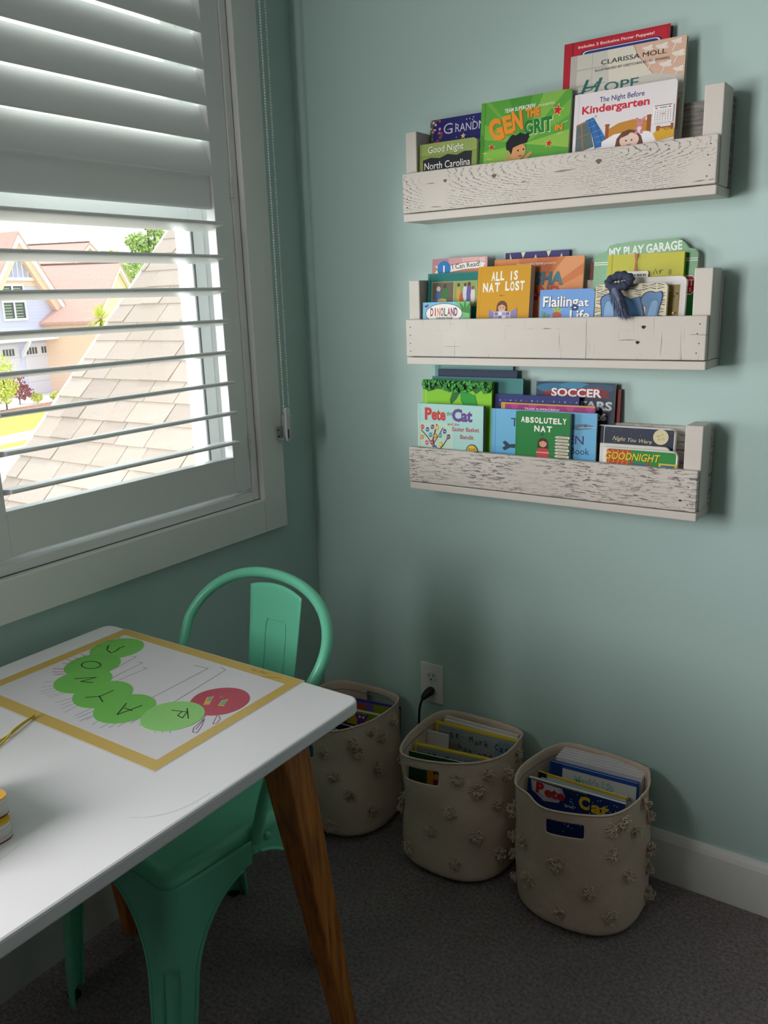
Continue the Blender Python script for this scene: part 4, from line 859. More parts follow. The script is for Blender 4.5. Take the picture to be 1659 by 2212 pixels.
def a_mark(A):
    A.rect(.03, .03, .985, 1.3, '#9aa2a8'); r = random.Random(2)
    for k in range(46):
        v = .05+.011*k; A.line([(.04, v+r.uniform(-.01, .01)), (.3, v+r.uniform(-.01, .01)), (.62, v+.01+r.uniform(-.01, .01)), (.97, v+r.uniform(-.01, .01))], .005, ('#6f777c', '#c9ced0', '#838b90')[k % 3])
    for k in range(16): A.line([(.78+.012*k, .06), (.74+.014*k, .36)], .006, ('#4f8fb4', '#9cc0d2')[k % 2])
    [A.text(c, .21+.061*i, .205+(.012, -.010, .004, .014, -.006)[i % 5]+.004*i, (.10, .115, .09)[i % 3], '#26282c', (.012 if c in 'li.' else .040), 0, rot=(4, -5, 2, -2)[i % 4]) for i, c in enumerate('St. Mark Cath') if c != ' ']; [A.text(c, .26+.061*i, .385+(.012, -.010, .004, .014, -.006)[i % 5]+.008*i, (.10, .115, .09)[i % 3], '#26282c', .040, 0, rot=(-4, 5, -2, 3)[i % 4]) for i, c in enumerate('choo and ch') if c != ' ']; A.rect(.03, .3, .3, .5, '#8a8478')
bbook('yellow edged handmade book lettered St. Mark, larger one at the back of the middle basket', .4405, -.079, .286, .228, .265, .011, '#d9bd22', 5, a_mark, 'hard', BM, 5)
bbook('white booklet standing left of the yellow edged books in the middle basket', .432, -.108, .272, .06, .24, .004, '#d3d0cc', 5, None, 'soft', BM, 5)
bbook('yellow edged handmade book lettered St. Mark, lower one at the front of the middle basket', .4395, -.183, .272, .201, .25, .011, '#d9bd22', 8.5, a_mark, 'hard', BM, 5)
bbook('dark green book leaning at the very front of the middle basket', .437, -.206, .262, .17, .235, .005, '#1d4a2c', 8.5, lambda A: A.rect(.30, .1, .98, 1, '#c98a2c').text('KING', .6, .28, .13, '#1c1a18', .4, .04).rect(.4, .36, .7, .46, '#8a2c44'), 'soft', BM, 6)
def a_fun(A):
    A.rect(0, 0, 1, 1.3, '#d8b52c').poly([(.5, 0), (1, 0), (1, .8), (.62, .8)], '#7a9a24'); r = random.Random(9)
    for k in range(26): A.ell(r.uniform(.08, .95), r.uniform(.1, .75), r.uniform(.03, .08), r.uniform(.03, .07), ('#c23a2c', '#d9742a', '#8a2c6a', '#e0a02c', '#b8283c', '#4a3a98')[k % 6], r.uniform(0, 90), 12)
    A.ell(.60, .20, .07, .13, '#7a3a98').ell(.60, .10, .09, .06, '#7a3a98').line([(.5, .02), (.53, .12)], .03, '#7a3a98').line([(.7, .02), (.67, .12)], .03, '#7a3a98').ell(.57, .09, .02, c='#e6d9ee').ell(.63, .09, .02, c='#e6d9ee')
    A.ell(.35, .10, .06, .04, '#2a4fa8', 30).ell(.38, .16, .02, .06, '#2a4fa8', 20).ell(.24, .24, .03, c='#f0ead0').ell(.44, .36, .03, c='#f0d85a')
bbook('purple book edge at the back of the corner basket', .115, -.065, .270, .185, .25, .006, '#4a3a9a', 9, lambda A: A.rect(0, .03, 1, 1, '#7a62b0').rect(.55, .03, 1, 1, '#7f9a2c').ell(.35, .12, .08, .06, '#c2542c').ell(.8, .1, .07, .05, '#b86a2c'), 'hard', BL, 6)
bbook('bright paperback with a purple creature and red flowers in the corner basket', .100, -.118, .262, .19, .25, .016, '#d8b52c', 8, a_fun, 'soft', BL, 8, page='#cfc6b4')
bbook('black book with white edges in the middle of the corner basket', .092, -.170, .250, .19, .235, .008, '#1a1a20', 6, lambda A: A.line([(0, .02), (1, .02)], .02, '#c9ccd0'), 'hard', BL, 7, page='#d9d9d9')
bbook('light blue book at the front of the corner basket', .095, -.205, .247, .19, .235, .006, '#4f8fb4', 5, lambda A: A.line([(0, .02), (1, .02)], .02, '#aecbd8').ell(.35, .18, .04, .025, '#2c5a78').ell(.44, .18, .03, .03, '#2c5a78'), 'soft', BL, 7)

# ------------------------------------------------------------------ table
LEGW = wood_leg_mat('#c47a30', '#884818', 'varnished_orange_wood')
tab = thing('desk_table', 'white topped table with tapered orange wood legs under the window', 'table', (.377, -1.38, 0))
TX0, TX1, TY0, TY1 = .0415, .7128, -2.02, -.7605
def table_top():
    t = NT('white_laminate', 0.22); t.color(t.mix(t.noise(t.coords(), 3, 2), '#e9e9eb', '#e5e5e8')); return t.m
W(MB().prism(rrect(TX0, TY0, TX1, TY1, .022, 8), .697, .72, 'z').build('tabletop', table_top(), tab, bevel=.004))
for x, y, sx, sy in ((.645, -.786, 1, 1), (.074, -.834, -1, 1), (.633, -1.985, 1, -1), (.088, -1.985, -1, -1)):
    xt, yt = x-sx*.052, y-sy*.050-sy*.012; m = MB(); a, b = .034, .018
    ring_ = lambda cx, cy, h, z: [(cx-h, cy-h, z), (cx+h, cy-h, z), (cx+h, cy+h, z), (cx-h, cy+h, z)]
    m.add(ring_(x, y+sy*.02, b, 0)+ring_(xt, yt, a, .6972), [(3, 2, 1, 0), (4, 5, 6, 7), (0, 1, 5, 4), (1, 2, 6, 5), (2, 3, 7, 6), (3, 0, 4, 7)])
    W(m.build('leg', LEGW, tab, bevel=.004))
ps = MB().mat(M('#b9b6ba', .5))
for st in (spline([(.650, -1.20, 0), (.672, -1.185, 0), (.690, -1.16, 0), (.699, -1.13, 0), (.700, -1.10, 0)], 4), spline([(.600, -1.40, 0), (.585, -1.35, 0), (.577, -1.31, 0)], 4)):
    P = [Vector((p.x, p.y, .7201)) for p in st]
    for i in range(len(P)-1):
        d = (P[i+1]-P[i]).normalized(); s = Vector((-d.y, d.x, 0))*.0004; ps.add([P[i]-s, P[i]+s, P[i+1]+s, P[i+1]-s], [(0, 1, 2, 3)])
W(ps.build('pencil_mark', None, tab))

# the laminated craft sheet on the table
pst = thing('craft_poster', 'laminated craft sheet with a yellow border and a paper caterpillar, lying on the white table', 'poster', (.344, -.935, .7202))
T0 = Matrix.Identity(4)
def flat(pts, z0, z1, name, mat, parent=pst, cx=0, cy=0, **kw):
    return MB().prism([(x-cx, y-cy) for x, y in pts], z0, z1, 'z').build(name, mat, parent, loc=(cx, cy, 0), **kw)
LAM = lambda c: M(c, .20)
flat([(-.246, -.176), (.248, -.174), (.243, .176), (-.247, .173)], 0, .0002, 'laminate_edge', M('#d9dadd', .15))
flat([(-.244, -.172), (.246, -.170), (.241, .1745), (-.245, .171)], .0002, .0005, 'border_sheet', LAM('#cdae5c'))
sh = flat([(-.219, -.147), (.2245, -.1475), (.221, .147), (-.2185, .150)], .0005, .0007, 'white_sheet', LAM('#dcdade'))
CR = ((.1697, -.8397, 0), (.1933, -.9149, 1), (.2374, -.9683, 2), (.3147, -.9848, 4), (.3918, -.9997, 3), (.5121, -.8969, 4), (.4831, -.9757, 5))
for i, (x, y, k) in enumerate(CR):
    head = i == 5; rr = .0505 if head else .0515
    pts = [(x-.344+rr*(1+.02*math.sin(3*a+i))*math.cos(a), y+.935+rr*(1+.02*math.sin(2*a+i))*math.sin(a)) for a in [2*PI*j/40 for j in range(40)]]
    o = flat(pts, .0007, .0009+.0001*k, 'red_head_circle' if head else 'green_paper_circle', LAM('#b83a52' if head else ('#74c455', '#6cbd4e', '#6fc050', '#72c253', '#74c455', '', '#90d274')[i]))
def strokes(key, w, c, z, name, fill=False, only=None):
    m = MB()
    for st in (STROKES[key] if only is None else [STROKES[key][only]]):
        if fill: m.add([(x, y, z) for x, y in st], [tuple(range(len(st)))]); continue
        P = [Vector((x, y, z)) for x, y in st]
        for i in range(len(P)-1):
            d = (P[i+1]-P[i]).normalized(); s = Vector((-d.y, d.x, 0))*w/2; e = d*w*.3; m.add([P[i]-s-e, P[i]+s-e, P[i+1]+s+e, P[i+1]-s+e], [(0, 1, 2, 3)])
    return m.build(name, LAM(c), pst)
STROKES = {'k':[[(-0.2013,0.0958),(-0.1857,0.0801),(-0.1667,0.0741),(-0.1637,0.0832),(-0.1711,0.0985),(-0.169,0.1097)],[(-0.1353,0.0271),(-0.1304,0.0204),(-0.1313,0.013),(-0.1375,0.0067),(-0.1476,0.0033),(-0.1588,0.0036),(-0.1682,0.0076),(-0.1733,0.0143),(-0.1726,0.0219),(-0.1663,0.0283),(-0.156,0.0317),(-0.1447,0.0312),(-0.1353,0.0271)],[(-0.1271,-0.037),(-0.0967,-0.0125),(-0.107,-0.0386),(-0.0836,-0.0299)],[(-0.0448,-0.0744),(-0.0257,-0.0581),(-0.0247,-0.0311)],[(-0.028,-0.0585),(-0.0036,-0.0695)],[(0.0358,-0.0515),(0.0558,-0.0864),(0.0657,-0.0427)],[(0.0463,-0.0645),(0.0664,-0.064)],[(0.1229,-0.0282),(0.1504,-0.0187),(0.1596,-0.0377),(0.1459,-0.0356),(0.1419,-0.023)],[(0.141,-0.0101),(0.1691,-0.0336)]],'b':[[(-0.1146,0.0857),(-0.1061,0.0871),(-0.0982,0.0168)],[(-0.0831,0.0728),(-0.0742,0.0757),(-0.0701,-0.0051)],[(-0.0576,0.0618),(-0.0473,0.0635),(-0.0526,-0.0093)],[(0.0193,0.1186),(0.0533,0.122),(0.0567,-0.0125)],[(0.0711,0.1381),(0.0868,0.1342),(0.1023,-0.004)]],'r':[[(-0.2235,0.1359),(-0.209,0.1298)],[(-0.226,0.1108),(-0.2096,0.1114)],[(-0.2218,0.0838),(-0.2103,0.0855)],[(-0.2185,0.0633),(-0.2064,0.0654)],[(-0.2128,0.0398),(-0.1951,0.0382)],[(-0.2095,0.0215),(-0.1938,0.0225)],[(-0.2162,0.0092),(-0.1962,0.0095)],[(-0.2076,-0.0065),(-0.1939,-0.0018)],[(-0.2021,-0.0316),(-0.1723,-0.0172)],[(-0.1892,-0.0405),(-0.1666,-0.026)],[(-0.1764,-0.047),(-0.1609,-0.0324)]],'p':[[(-0.1633,-0.0763),(-0.1452,-0.0572)],[(-0.149,-0.0904),(-0.1336,-0.0689)],[(-0.1365,-0.101),(-0.125,-0.078)],[(-0.1271,-0.1072),(-0.1125,-0.0836)],[(-0.111,-0.1073),(-0.0993,-0.0827)],[(-0.1014,-0.1074),(-0.0914,-0.0838)],[(-0.0737,-0.1136),(-0.0619,-0.0827)],[(-0.0569,-0.1146),(-0.0526,-0.0895)],[(-0.0456,-0.1225),(-0.0424,-0.0947)],[(-0.029,-0.1279),(-0.0304,-0.0969)]],'u':[[(-0.0029,-0.1254),(-0.0022,-0.0937)],[(0.0069,-0.1283),(0.0097,-0.0982)],[(0.0198,-0.1335),(0.0208,-0.1023)],[(0.0247,-0.1245),(0.0257,-0.1081)],[(0.048,-0.1291),(0.0432,-0.1063)],[(0.068,-0.1296),(0.0683,-0.1041)],[(0.0803,-0.1221),(0.0779,-0.1008)],[(0.0908,-0.1132),(0.087,-0.0928)],[(0.0992,-0.0939),(0.0966,-0.074)],[(0.1174,-0.0913),(0.1143,-0.0762)],[(0.1324,-0.0905),(0.1299,-0.0795)],[(0.1557,-0.0927),(0.1508,-0.0818)],[(0.1679,-0.0877),(0.1612,-0.0787)],[(0.1795,-0.0823),(0.1729,-0.0741)]],'a':[[(0.1851,-0.0101),(0.1938,-0.0281),(0.1993,-0.0499),(0.2084,-0.0607),(0.2159,-0.0585),(0.2072,-0.0409),(0.1929,-0.0201),(0.1953,-0.0272),(0.206,-0.0516)],[(0.2,0.0024),(0.2106,-0.0154),(0.217,-0.025),(0.2201,-0.0198),(0.2152,-0.0066),(0.2049,0.0001)]],'w':[[(0.1286,0.159),(0.1295,0.1639),(0.1372,0.1597),(0.1374,0.1642)],[(0.1486,0.1579),(0.15,0.1651),(0.1588,0.1596),(0.1642,0.1671)],[(0.1652,0.1486),(0.1991,0.1604)]],'e':[[(0.1549,0.0128),(0.1395,0.0362),(0.1467,0.0462),(0.1631,0.0196)],[(0.1781,0.0241),(0.17,0.0413),(0.1768,0.0511),(0.1888,0.0277)]],'i':[[(0.1476,0.0269),(0.1434,0.0386),(0.1481,0.0423),(0.1555,0.0289)],[(0.1791,0.0292),(0.1736,0.0398),(0.1793,0.046),(0.186,0.0315)]]}
[strokes('b', .0011, '#6a4a44', .00085, 'drawn_leg', False, q) for q in range(5)]; strokes('r', .0013, '#b8505c', .00155, 'drawn_hair'); strokes('p', .0011, '#8a7a90', .00085, 'drawn_hair'); strokes('u', .0012, '#6d86a0', .00085, 'drawn_hair')
strokes('k', .0020, '#20261c', .00155, 'drawn_letter'); strokes('a', .0016, '#8a5a80', .00085, 'antenna'); strokes('w', .0010, '#8a7434', .00085, 'handwriting')
strokes('e', 0, '#d9a848', .00145, 'paper_eye', True); strokes('i', 0, '#5aa890', .00155, 'paper_iris', True)
flat([(.1611+.004*math.cos(a*PI/5), .0501+.004*math.sin(a*PI/5)) for a in range(10)], .0013, .00145, 'paper_nose', LAM('#8a6a78'))

# yellow string and the two board books at the left edge of the table
yst = thing('yellow_string', 'yellow string lying on the white table beside the craft sheet', 'string', (.31, -1.16, .7205))
YL = M('#d6b92c', .6)
W(MB().tube(spline([(.286, -1.100, .7235), (.296, -1.128, .7235), (.306, -1.152, .7232), (.3125, -1.185, .7225), (.314, -1.24, .7225), (.300, -1.30, .7225)], 8), .0018, 6).build('strand', YL, yst, smooth=60))
W(MB().tube(spline([(.288, -1.100, .7262), (.297, -1.130, .7258), (.3065, -1.152, .7262), (.322, -1.18, .7225), (.338, -1.23, .7225), (.345, -1.30, .7225)], 8), .0015, 6).build('strand', YL, yst, smooth=60))
for lb, x1, y1, z, c in (('lower of two small yellow board books on the white table', .556, -1.304, .7203, '#d3aa1c'), ('upper of two small board books on the white table, orange yellow cover', .543, -1.297, .7465, '#dba548')):
    r_ = thing('board_book', lb, 'book', (x1, y1, z), (0, 0, 0), 'board books stacked on the table')
    q = rrect(-.14, -.15, 0, 0, .013)
    mm = MB().mat(M(c, .4)); mm.prism(q, .0235, .0258, 'z'); mm.mat(M('#8a2c24', .5)).prism(q, 0, .0018, 'z'); mm.build('cover', None, r_)
    mm = MB()
    for k in range(4): mm.prism([(a-.0004*(k % 2), b-.0004*(k % 2)) for a, b in q], .0018+.00545*k, .0070+.00545*k, 'z')
    mm.build('page_block', M('#d6d3cf', .7), r_)

# ------------------------------------------------------------------ the green metal chair
GRN = NT('mint_green_enamel', .30); GRN.color(GRN.mix(GRN.noise(GRN.coords(), 4, 2), '#72d1ad', '#6dcca8')); GRN = GRN.m
chr_ = thing('metal_chair', 'mint green metal cafe chair tucked under the end of the white table', 'chair', (.319, -.823, 0), (0, 0, math.radians(-6.4)))
SZ = .432
def sup(a, hx, hy, e): c, s = math.cos(a), math.sin(a); return math.copysign(abs(c)**(2/e), c)*hx, math.copysign(abs(s)**(2/e), s)*hy
rings = [(.06, -.010), (.35, -.010), (.62, -.0095), (.78, -.008), (.84, -.004), (.875, -.0005), (.905, .0008), (.935, 0), (.962, -.003), (.984, -.008), (.996, -.0145), (.999, -.022)]
OUT = rrect(-.184, -.190, .184, .190, .030, 8); OUT = [((OUT[i][0]*(1-q/6)+OUT[(i+1) % len(OUT)][0]*q/6), (OUT[i][1]*(1-q/6)+OUT[(i+1) % len(OUT)][1]*q/6)) for i in range(len(OUT)) for q in range(6 if i % 9 == 8 else 1)]
def seatp(i, j):
    k, dz = rings[j]; x, y = OUT[i]
    if k < .9: b = math.atan2(y, x); e = sup(b, .184, .190, 3); q = (.9-k)/.9; x, y = x*(1-q)+e[0]*q, y*(1-q)+e[1]*q
    x, y = x*k, y*k; x *= 1-.05*(y/.19); return (x, y, SZ+dz)
m = MB().mat(GRN).grid(seatp, len(OUT), len(rings), True); m.face(range(len(OUT)))
m.mat(M('#12302a', .5)).lathe([(.0085, SZ-.0099), (.0085, SZ-.0096)], 14, Matrix.Translation((.03, -.01, 0)))
m.build('seat', None, chr_, smooth=60)
def chair_leg(sx, sy):
    m = MB(); NU, NV = 60, 44; zt = SZ-.0145; hx = .184*(1.05 if sy < 0 else .95)
    foot = (.190, .222) if sy < 0 else (.176, .222)
    def halfw(z):
        if z >= .372: return .187
        if z >= .21: return .187-.130*math.sqrt(max(0, 1-((z-.21)/.163)**2))
        return .057-.013*(1-z/.21)
    zs = [zt-(zt-.372)*k/6 for k in range(7)]+[.372-.162*(1-math.cos(PI/2*k/16)) if False else .372-.162*(k/18)**1.6 for k in range(1, 19)]+[.21*(1-k/18) for k in range(1, 19)]
    def pt(i, j):
        z = zs[j]; t = 1-z/zt; cx = hx+(foot[0]-hx)*t+.004*math.sin(PI*t); cy = .190+(foot[1]-.190)*t; w = halfw(z); r = min(.030, w*.80)
        s = -1+2*i/(NU-1); s = math.copysign(abs(s)**(1.6 if w > .1 else 1.0+.6*max(0, (w-.058)/.042)), s)*w; lim = .187
        if abs(s) < r: th = (s/r+1)*PI/4; xo, yo = r*(1-math.sin(th)), r*(1-math.cos(th))
        elif s >= r: xo, yo = 0, s
        else: xo, yo = -s, 0
        if z < .27:
            g = max(0, min(1, (r*.78-abs(s))/(r*.16)))*max(0, min(1, (.262-z-.012*(abs(s)/(r*.78))**3)/.010)); xo += .0055*g; yo += .0055*g
        lx = cx-xo; ly = cy-yo
        if xo > hx: lx = 0.0
        return (sx*lx, sy*max(0.0, ly), z)
    m.grid(pt, NU, len(zs))
    # rolled edge along the arch and down both flanges
    for i in (0, NU-1): m.tube([pt(i, j) for j in range(7, len(zs))], .0034, 6)
    o = m.build('leg', GRN, chr_, smooth=50); s = o.modifiers.new('sheet', 'SOLIDIFY'); s.thickness = .0018; s.offset = 0
    f = MB().prism(rrect(sx*foot[0]-.013-sx*.017, sy*foot[1]-.013-sy*.017, sx*foot[0]+.013-sx*.017, sy*foot[1]+.013-sy*.017, .010), 0, .005, 'z'); f.build('foot_pad', M('#1b1d1c', .7), o)
    return o
for sx, sy in ((-1, -1), (1, -1), (-1, 1), (1, 1)): chair_leg(sx, sy)
half = [(.190, .008, .405), (.1885, .022, .440), (.185, .048, .495), (.183, .088, .560), (.189, .134, .625), (.200, .164, .670), (.2075, .184, .7025)]
for a in (12, 24, 36, 48, 60, 72, 82): c_, s_ = math.cos(math.radians(a)), math.sin(math.radians(a)); zz = .1172*s_**.934; half.append((.2075*c_**.934, .184+.7357*zz, .7025+zz))
path = half+[(0, .270, .8198)]+[(-x, y, z) for x, y, z in half[::-1]]
sp_ = spline(path, 6)
m = MB().tube(sp_, .0112, 14); m.build('back_hoop', GRN, chr_, smooth=60)
for s in (-1, 1):
    MB().lathe([(.0002, .006), (.005, .0052), (.0078, .003), (.0085, 0)], 14, Matrix.Translation((s*.1975, .030, .412)) @ Matrix.Rotation(s*PI/2, 4, 'Y')).build('rivet', GRN, chr_, smooth=50)
def splat(i, j):
    t = j/40; u = -1+2*i/16; w = .064+.015*t; y = .180+.080*t+.010*math.sin(PI*t)-.008*(u*u); z = SZ-.004+(.808-SZ)*t
    return (u*w+.010, y, z-.012*u*u*max(0, t-.7)/.3)
m = MB().grid(splat, 17, 41); o = m.build('back_splat', GRN, chr_, smooth=60); s = o.modifiers.new('sheet', 'SOLIDIFY'); s.thickness = .002
pts = rrect(-.42, .12, .42, .80, .10, 5); dense = []
for k in range(len(pts)):
    a, b = pts[k], pts[(k+1) % len(pts)]; n = max(1, int(math.hypot(b[0]-a[0], b[1]-a[1])/.05))
    dense += [(a[0]+(b[0]-a[0])*q/n, a[1]+(b[1]-a[1])*q/n) for q in range(n)]
m = MB().tube([Vector(splat((u+1)*8, v*40))+Vector((0, -.0004, 0)) for u, v in dense], .0022, 6, closed=True); m.build('embossed_outline', GRN, o, smooth=80)
# ------------------------------------------------------------------ outside the window: the ground lies 3.3 m below this floor
GZ = -3.3
HO = Vector((-41.3, 25.44, GZ)); HR = math.radians(102.78)
HM = Matrix.Translation(HO) @ Matrix.Rotation(HR, 4, 'Z')
def strip(name, x0, x1, y0, y1, z, mat, kind='structure', label=None, cat=None):
    o = MB().box(x0, y0, -.2, x1, y1, z, HM).build(name, mat)
    if kind: o['kind'] = kind
    if label: tag(o, label, cat, None, kind)
    return o
CONC = M('#cfc9c4', .85)
strip('lawn', -40, 60, -60, 60, 0, lawn_mat())
strip('driveway', -9, 3.4, -4.3, 0, .02, CONC)
strip('mulch_bed', -7, 3.8, -5.1, -4.0, .05, mulch_mat(), 'structure')
strip('sidewalk_path', -40, 30, -12.0, -10.4, .02, CONC)
strip('road', -40, 30, -26, -12.8, .015, M('#c2bcb8', .9))
PINK = shingle_mat(['#cfa39a', '#dab0a4', '#c99c94', '#dfbcae'], 'reddish_roof_shingles', 9)
LAV = lap_mat('lavender_lap_siding', '#c4c0da', 5.5, .86); BATT = lap_mat('board_and_batten', '#b4b0cc', 2.4, .8, 'x'); PEACH = lap_mat('sunlit_peach_siding', '#e6c2ac', 5.0, .9)  # peach is siding in sun: the warm sunlight is put into its colour
WHT = M('#e6e0e6', .6); DRK = M('#44484a', .3)
def slopes(m, x0, x1, hw, ez, rz, d0, d1, t=.16, along='y'):
    """two roof slabs of a gable whose ridge runs along local y (between d0 and d1), centred between x0 and x1"""
    c = (x0+x1)/2
    for s in (-1, 1):
        pts = [(c, rz), (c+s*hw, ez), (c+s*hw, ez-t), (c, rz-t)]; m.prism(pts if s < 0 else pts[::-1], d0, d1, 'y')
hA = thing('lavender_house', 'lavender house with a steep front gable and white garage doors across the street', 'house', HO, (0, 0, HR))
def rk(s): return 8.42-1.31*abs(s-.39)
m = MB().mat(LAV).prism([(-2.7, 0), (3.1, 0), (3.1, rk(3.1)), (1.98, 6.28), (-1.2, 6.28), (-2.7, rk(-2.7))], 0, 7, 'y'); m.build('wall', None, hA)
MB().prism([(-1.2, 6.28), (1.98, 6.28), (.39, 8.42)], -.03, 6.9, 'y').build('gable_panel', BATT, hA)
m = MB()
for k in range(9):
    s = -1.05+.36*k; top = min(rk(s)-.1, 8.3)
    if top > 6.35: m.box(s-.025, -.07, 6.3, s+.025, -.03, top)
m.build('batten', WHT, hA)
m = boxes((-1.45, -.12, 6.12, 2.2, 0, 6.30), (2.98, -.06, 0, 3.14, 0, 5.0)); m.build('trim_board', WHT, hA)
m = MB().prism([(-1.5, 5.84), (2.3, 5.84), (2.1, 6.11), (-1.3, 6.11)], -.02, .0, 'y'); m.build('sunlit_soffit_band', PEACH, hA)  # peach band for the sunlit soffit zone, sunlight painted as colour
for s in (-1, 1):
    pts = [(.39, 8.58), (.39+s*3.6, 3.86), (.39+s*3.6, 3.45), (.39, 8.10)]; MB().prism(pts if s < 0 else pts[::-1], -.45, -.30, 'y').build('rake_board', WHT, hA)
    pts = [(.39, 8.10), (.39+s*3.6, 3.45), (.39+s*3.0, 3.60), (.39, 7.55)]; MB().prism(pts if s < 0 else pts[::-1], -.32, 0, 'y').build('soffit', PEACH, hA)
m = MB(); slopes(m, -3.2, 3.98, 3.7, 3.80, 8.64, -.48, 7, .12); m.build('roof', PINK, hA)
def house_window(par, x0, z0, x1, z1, y, n=2, shade=True):
    o = MB(); o.box(x0, y-.07, z0, x1, y-.002, z0+.12); o.box(x0, y-.07, z1-.10, x1, y-.002, z1)
    w = (x1-x0-.10*(n+1))/n
    for k in range(n+1): o.box(x0+k*(w+.10), y-.07, z0+.12, x0+k*(w+.10)+.10, y-.002, z1-.10)
    f = o.build('window', WHT, par)
    for k in range(n):
        a = x0+.10+k*(w+.10); p = MB().mat(DRK); p.box(a, y-.03, z0+.12, a+w, y-.01, z1-.10); p.mat(M('#8f9c86', .5))
        for q in range(int((z1-z0)/.16)): p.box(a, y-.036, z0+.18+.15*q, a+w*.8, y-.03, z0+.24+.15*q)
        p.build('pane', None, f)
house_window(hA, -.98, 4.05, .70, 5.10, 0); house_window(hA, -.98, 5.36, .70, 5.95, 0)
for x0, x1 in ((.16, 2.60), (-2.62, -.24)):
    g = MB().mat(M('#cfc4cc', .6)); g.box(x0, -.02, .03, x1, .02, 2.80); g.mat(M('#b8aeba', .6))
    for k in range(1, 4): g.box(x0, -.026, .03+.69*k-.012, x1, -.02, .03+.69*k+.012)
    go = g.build('garage_door', None, hA)
    for b in range(2):
        for k in range(4): boxes((x0+.16+b*1.12+.21*k, -.032, 2.22, x0+.30+b*1.12+.21*k, -.02, 2.58)).build('door_light', DRK, go)
m = boxes((-3.0, -.75, 2.96, 3.30, -.62, 3.12), (-3.0, -.18, 2.96, 3.30, -.02, 3.12))
for k in range(22): m.box(-2.9+.29*k, -.9, 3.12, -2.83+.29*k, 0, 3.24)
tr_ = m.build('trellis', WHT, hA)
for s in (-2.9, -.05, 2.85): MB().prism([(-.02, 2.1), (-.12, 2.1), (-.74, 2.86), (-.74, 2.96), (-.62, 2.96), (-.02, 2.3)], s-.06, s+.06, 'x').build('bracket', WHT, tr_)
m = MB().prism([(-.6, 4.05), (.12, 4.05), (-.12, 4.35)], 2.55, 3.3, 'x'); m.build('eave_return', M('#8f8a98', .6), hA)
m = MB().box(3.1, .25, 0, 5.5, 6, 3.35); m.build('side_wall', PEACH, hA); MB().box(3.0, -.15, 3.35, 5.75, 6, 3.62).build('side_eave', WHT, hA)
boxes((5.02, .2, .3, 5.2, .25, 3.3)).build('downspout', WHT, hA)

def gable_house(name, label, R, L, hw, drop, wallmat, win=None):
    R, L = Vector(R), Vector(L); e = (L-R); e.z = 0; ln = e.length+4; ang = math.atan2(e.y, e.x)-PI/2    # local +y runs from the near gable back along the ridge
    root = thing(name, label, 'house', (R.x, R.y, GZ), (0, 0, ang)); rz = R.z-GZ
    MB().prism([(-hw+.3, 0), (hw-.3, 0), (hw-.3, rz-drop+.1), (0, rz-.2), (-hw+.3, rz-drop+.1)], 0, ln, 'y').build('wall', wallmat, root)
    m = MB(); slopes(m, -hw, hw, hw, rz-drop, rz, -.25, ln, .14); m.build('roof', PINK, root)
    for s in (-1, 1):
        pts = [(0, rz-.14), (s*hw, rz-drop-.14), (s*hw, rz-drop-.42), (0, rz-.42)]; MB().prism(pts if s < 0 else pts[::-1], -.22, -.02, 'y').build('rake_board', WHT, root)
    if win:
        house_window(root, *win, 0)
    MB().tube([(0, -.2, rz+.02), (0, ln, rz+.02)], .07, 6).build('ridge_cap', M('#7a5650', .9), root)
    return root
gable_house('pink_roofed_house', 'house with a broad reddish roof and a sunlit peach gable, right of the lavender house', (-42.2, 33.06, 3.88), (-46.4, 30.2, 3.88), 5.4, 3.3, PEACH, (.15, 4.15, 1.35, 5.35))
gable_house('distant_house', 'farthest house, only its reddish roof ridge showing above the other roofs', (-58.2, 43.2, 6.35), (-63.8, 40.95, 6.35), 5.0, 3.0, PEACH)

# lower roof of this house, just below the window: laid shingle by shingle
rf = thing('shingle_roof', 'pale tan shingled roof slope just outside the window', 'roof', (-1.6, .97, -1.6))
rr_ = random.Random(12); m = MB(); sl = 1.014; nrm = Vector((0, -sl, 1)).normalized(); upv = Vector((0, 1, sl)).normalized()
P00 = Vector((0, -1.9, .621+sl*(-1.9-.969)))
for c in range(47):
    x = -2.9+rr_.uniform(-.2, 0)
    while x < -.26:
        w = rr_.choice([.16, .2, .24, .3, .34]); x0, x1 = max(x, -2.92), min(x+w, -.25); x += w
        if x1-x0 < .02: continue
        b = P00+upv*(.143*c)+upv*rr_.uniform(-.002, .002); t0 = rr_.choice([.008, .008, .014]); sk = 0.012
        q = [Vector((x0+.0025, 0, 0))+b, Vector((x1-.0025, 0, 0))+b, Vector((x1-.0025, 0, 0))+b+upv*.150, Vector((x0+.0025, 0, 0))+b+upv*.150]
        lo_ = [p for p in q]; hi = [q[0]+nrm*t0, q[1]+nrm*t0, q[2]+nrm*.002, q[3]+nrm*.002]
        m.add(lo_+hi, [(3, 2, 1, 0), (4, 5, 6, 7), (0, 1, 5, 4), (1, 2, 6, 5), (2, 3, 7, 6), (3, 0, 4, 7)])
W(m.build('shingles', shingle_mat(['#ae9a8e', '#b8a498', '#a59288', '#b29e93', '#beaba0'], 'tan_asphalt_shingles', 150), rf))
e1 = P00+upv*(.143*47)
m = MB(); a, b = P00-nrm*.03, e1-nrm*.03
m.add([Vector((x, p.y, p.z))+nrm*d for d in (-.12, 0.028) for x, p in ((-2.92, a), (-.25, a), (-.25, b), (-2.92, b))], [(3, 2, 1, 0), (4, 5, 6, 7), (0, 1, 5, 4), (1, 2, 6, 5), (2, 3, 7, 6), (3, 0, 4, 7)])
W(m.build('roof_deck', M('#5c544e', .9), rf))
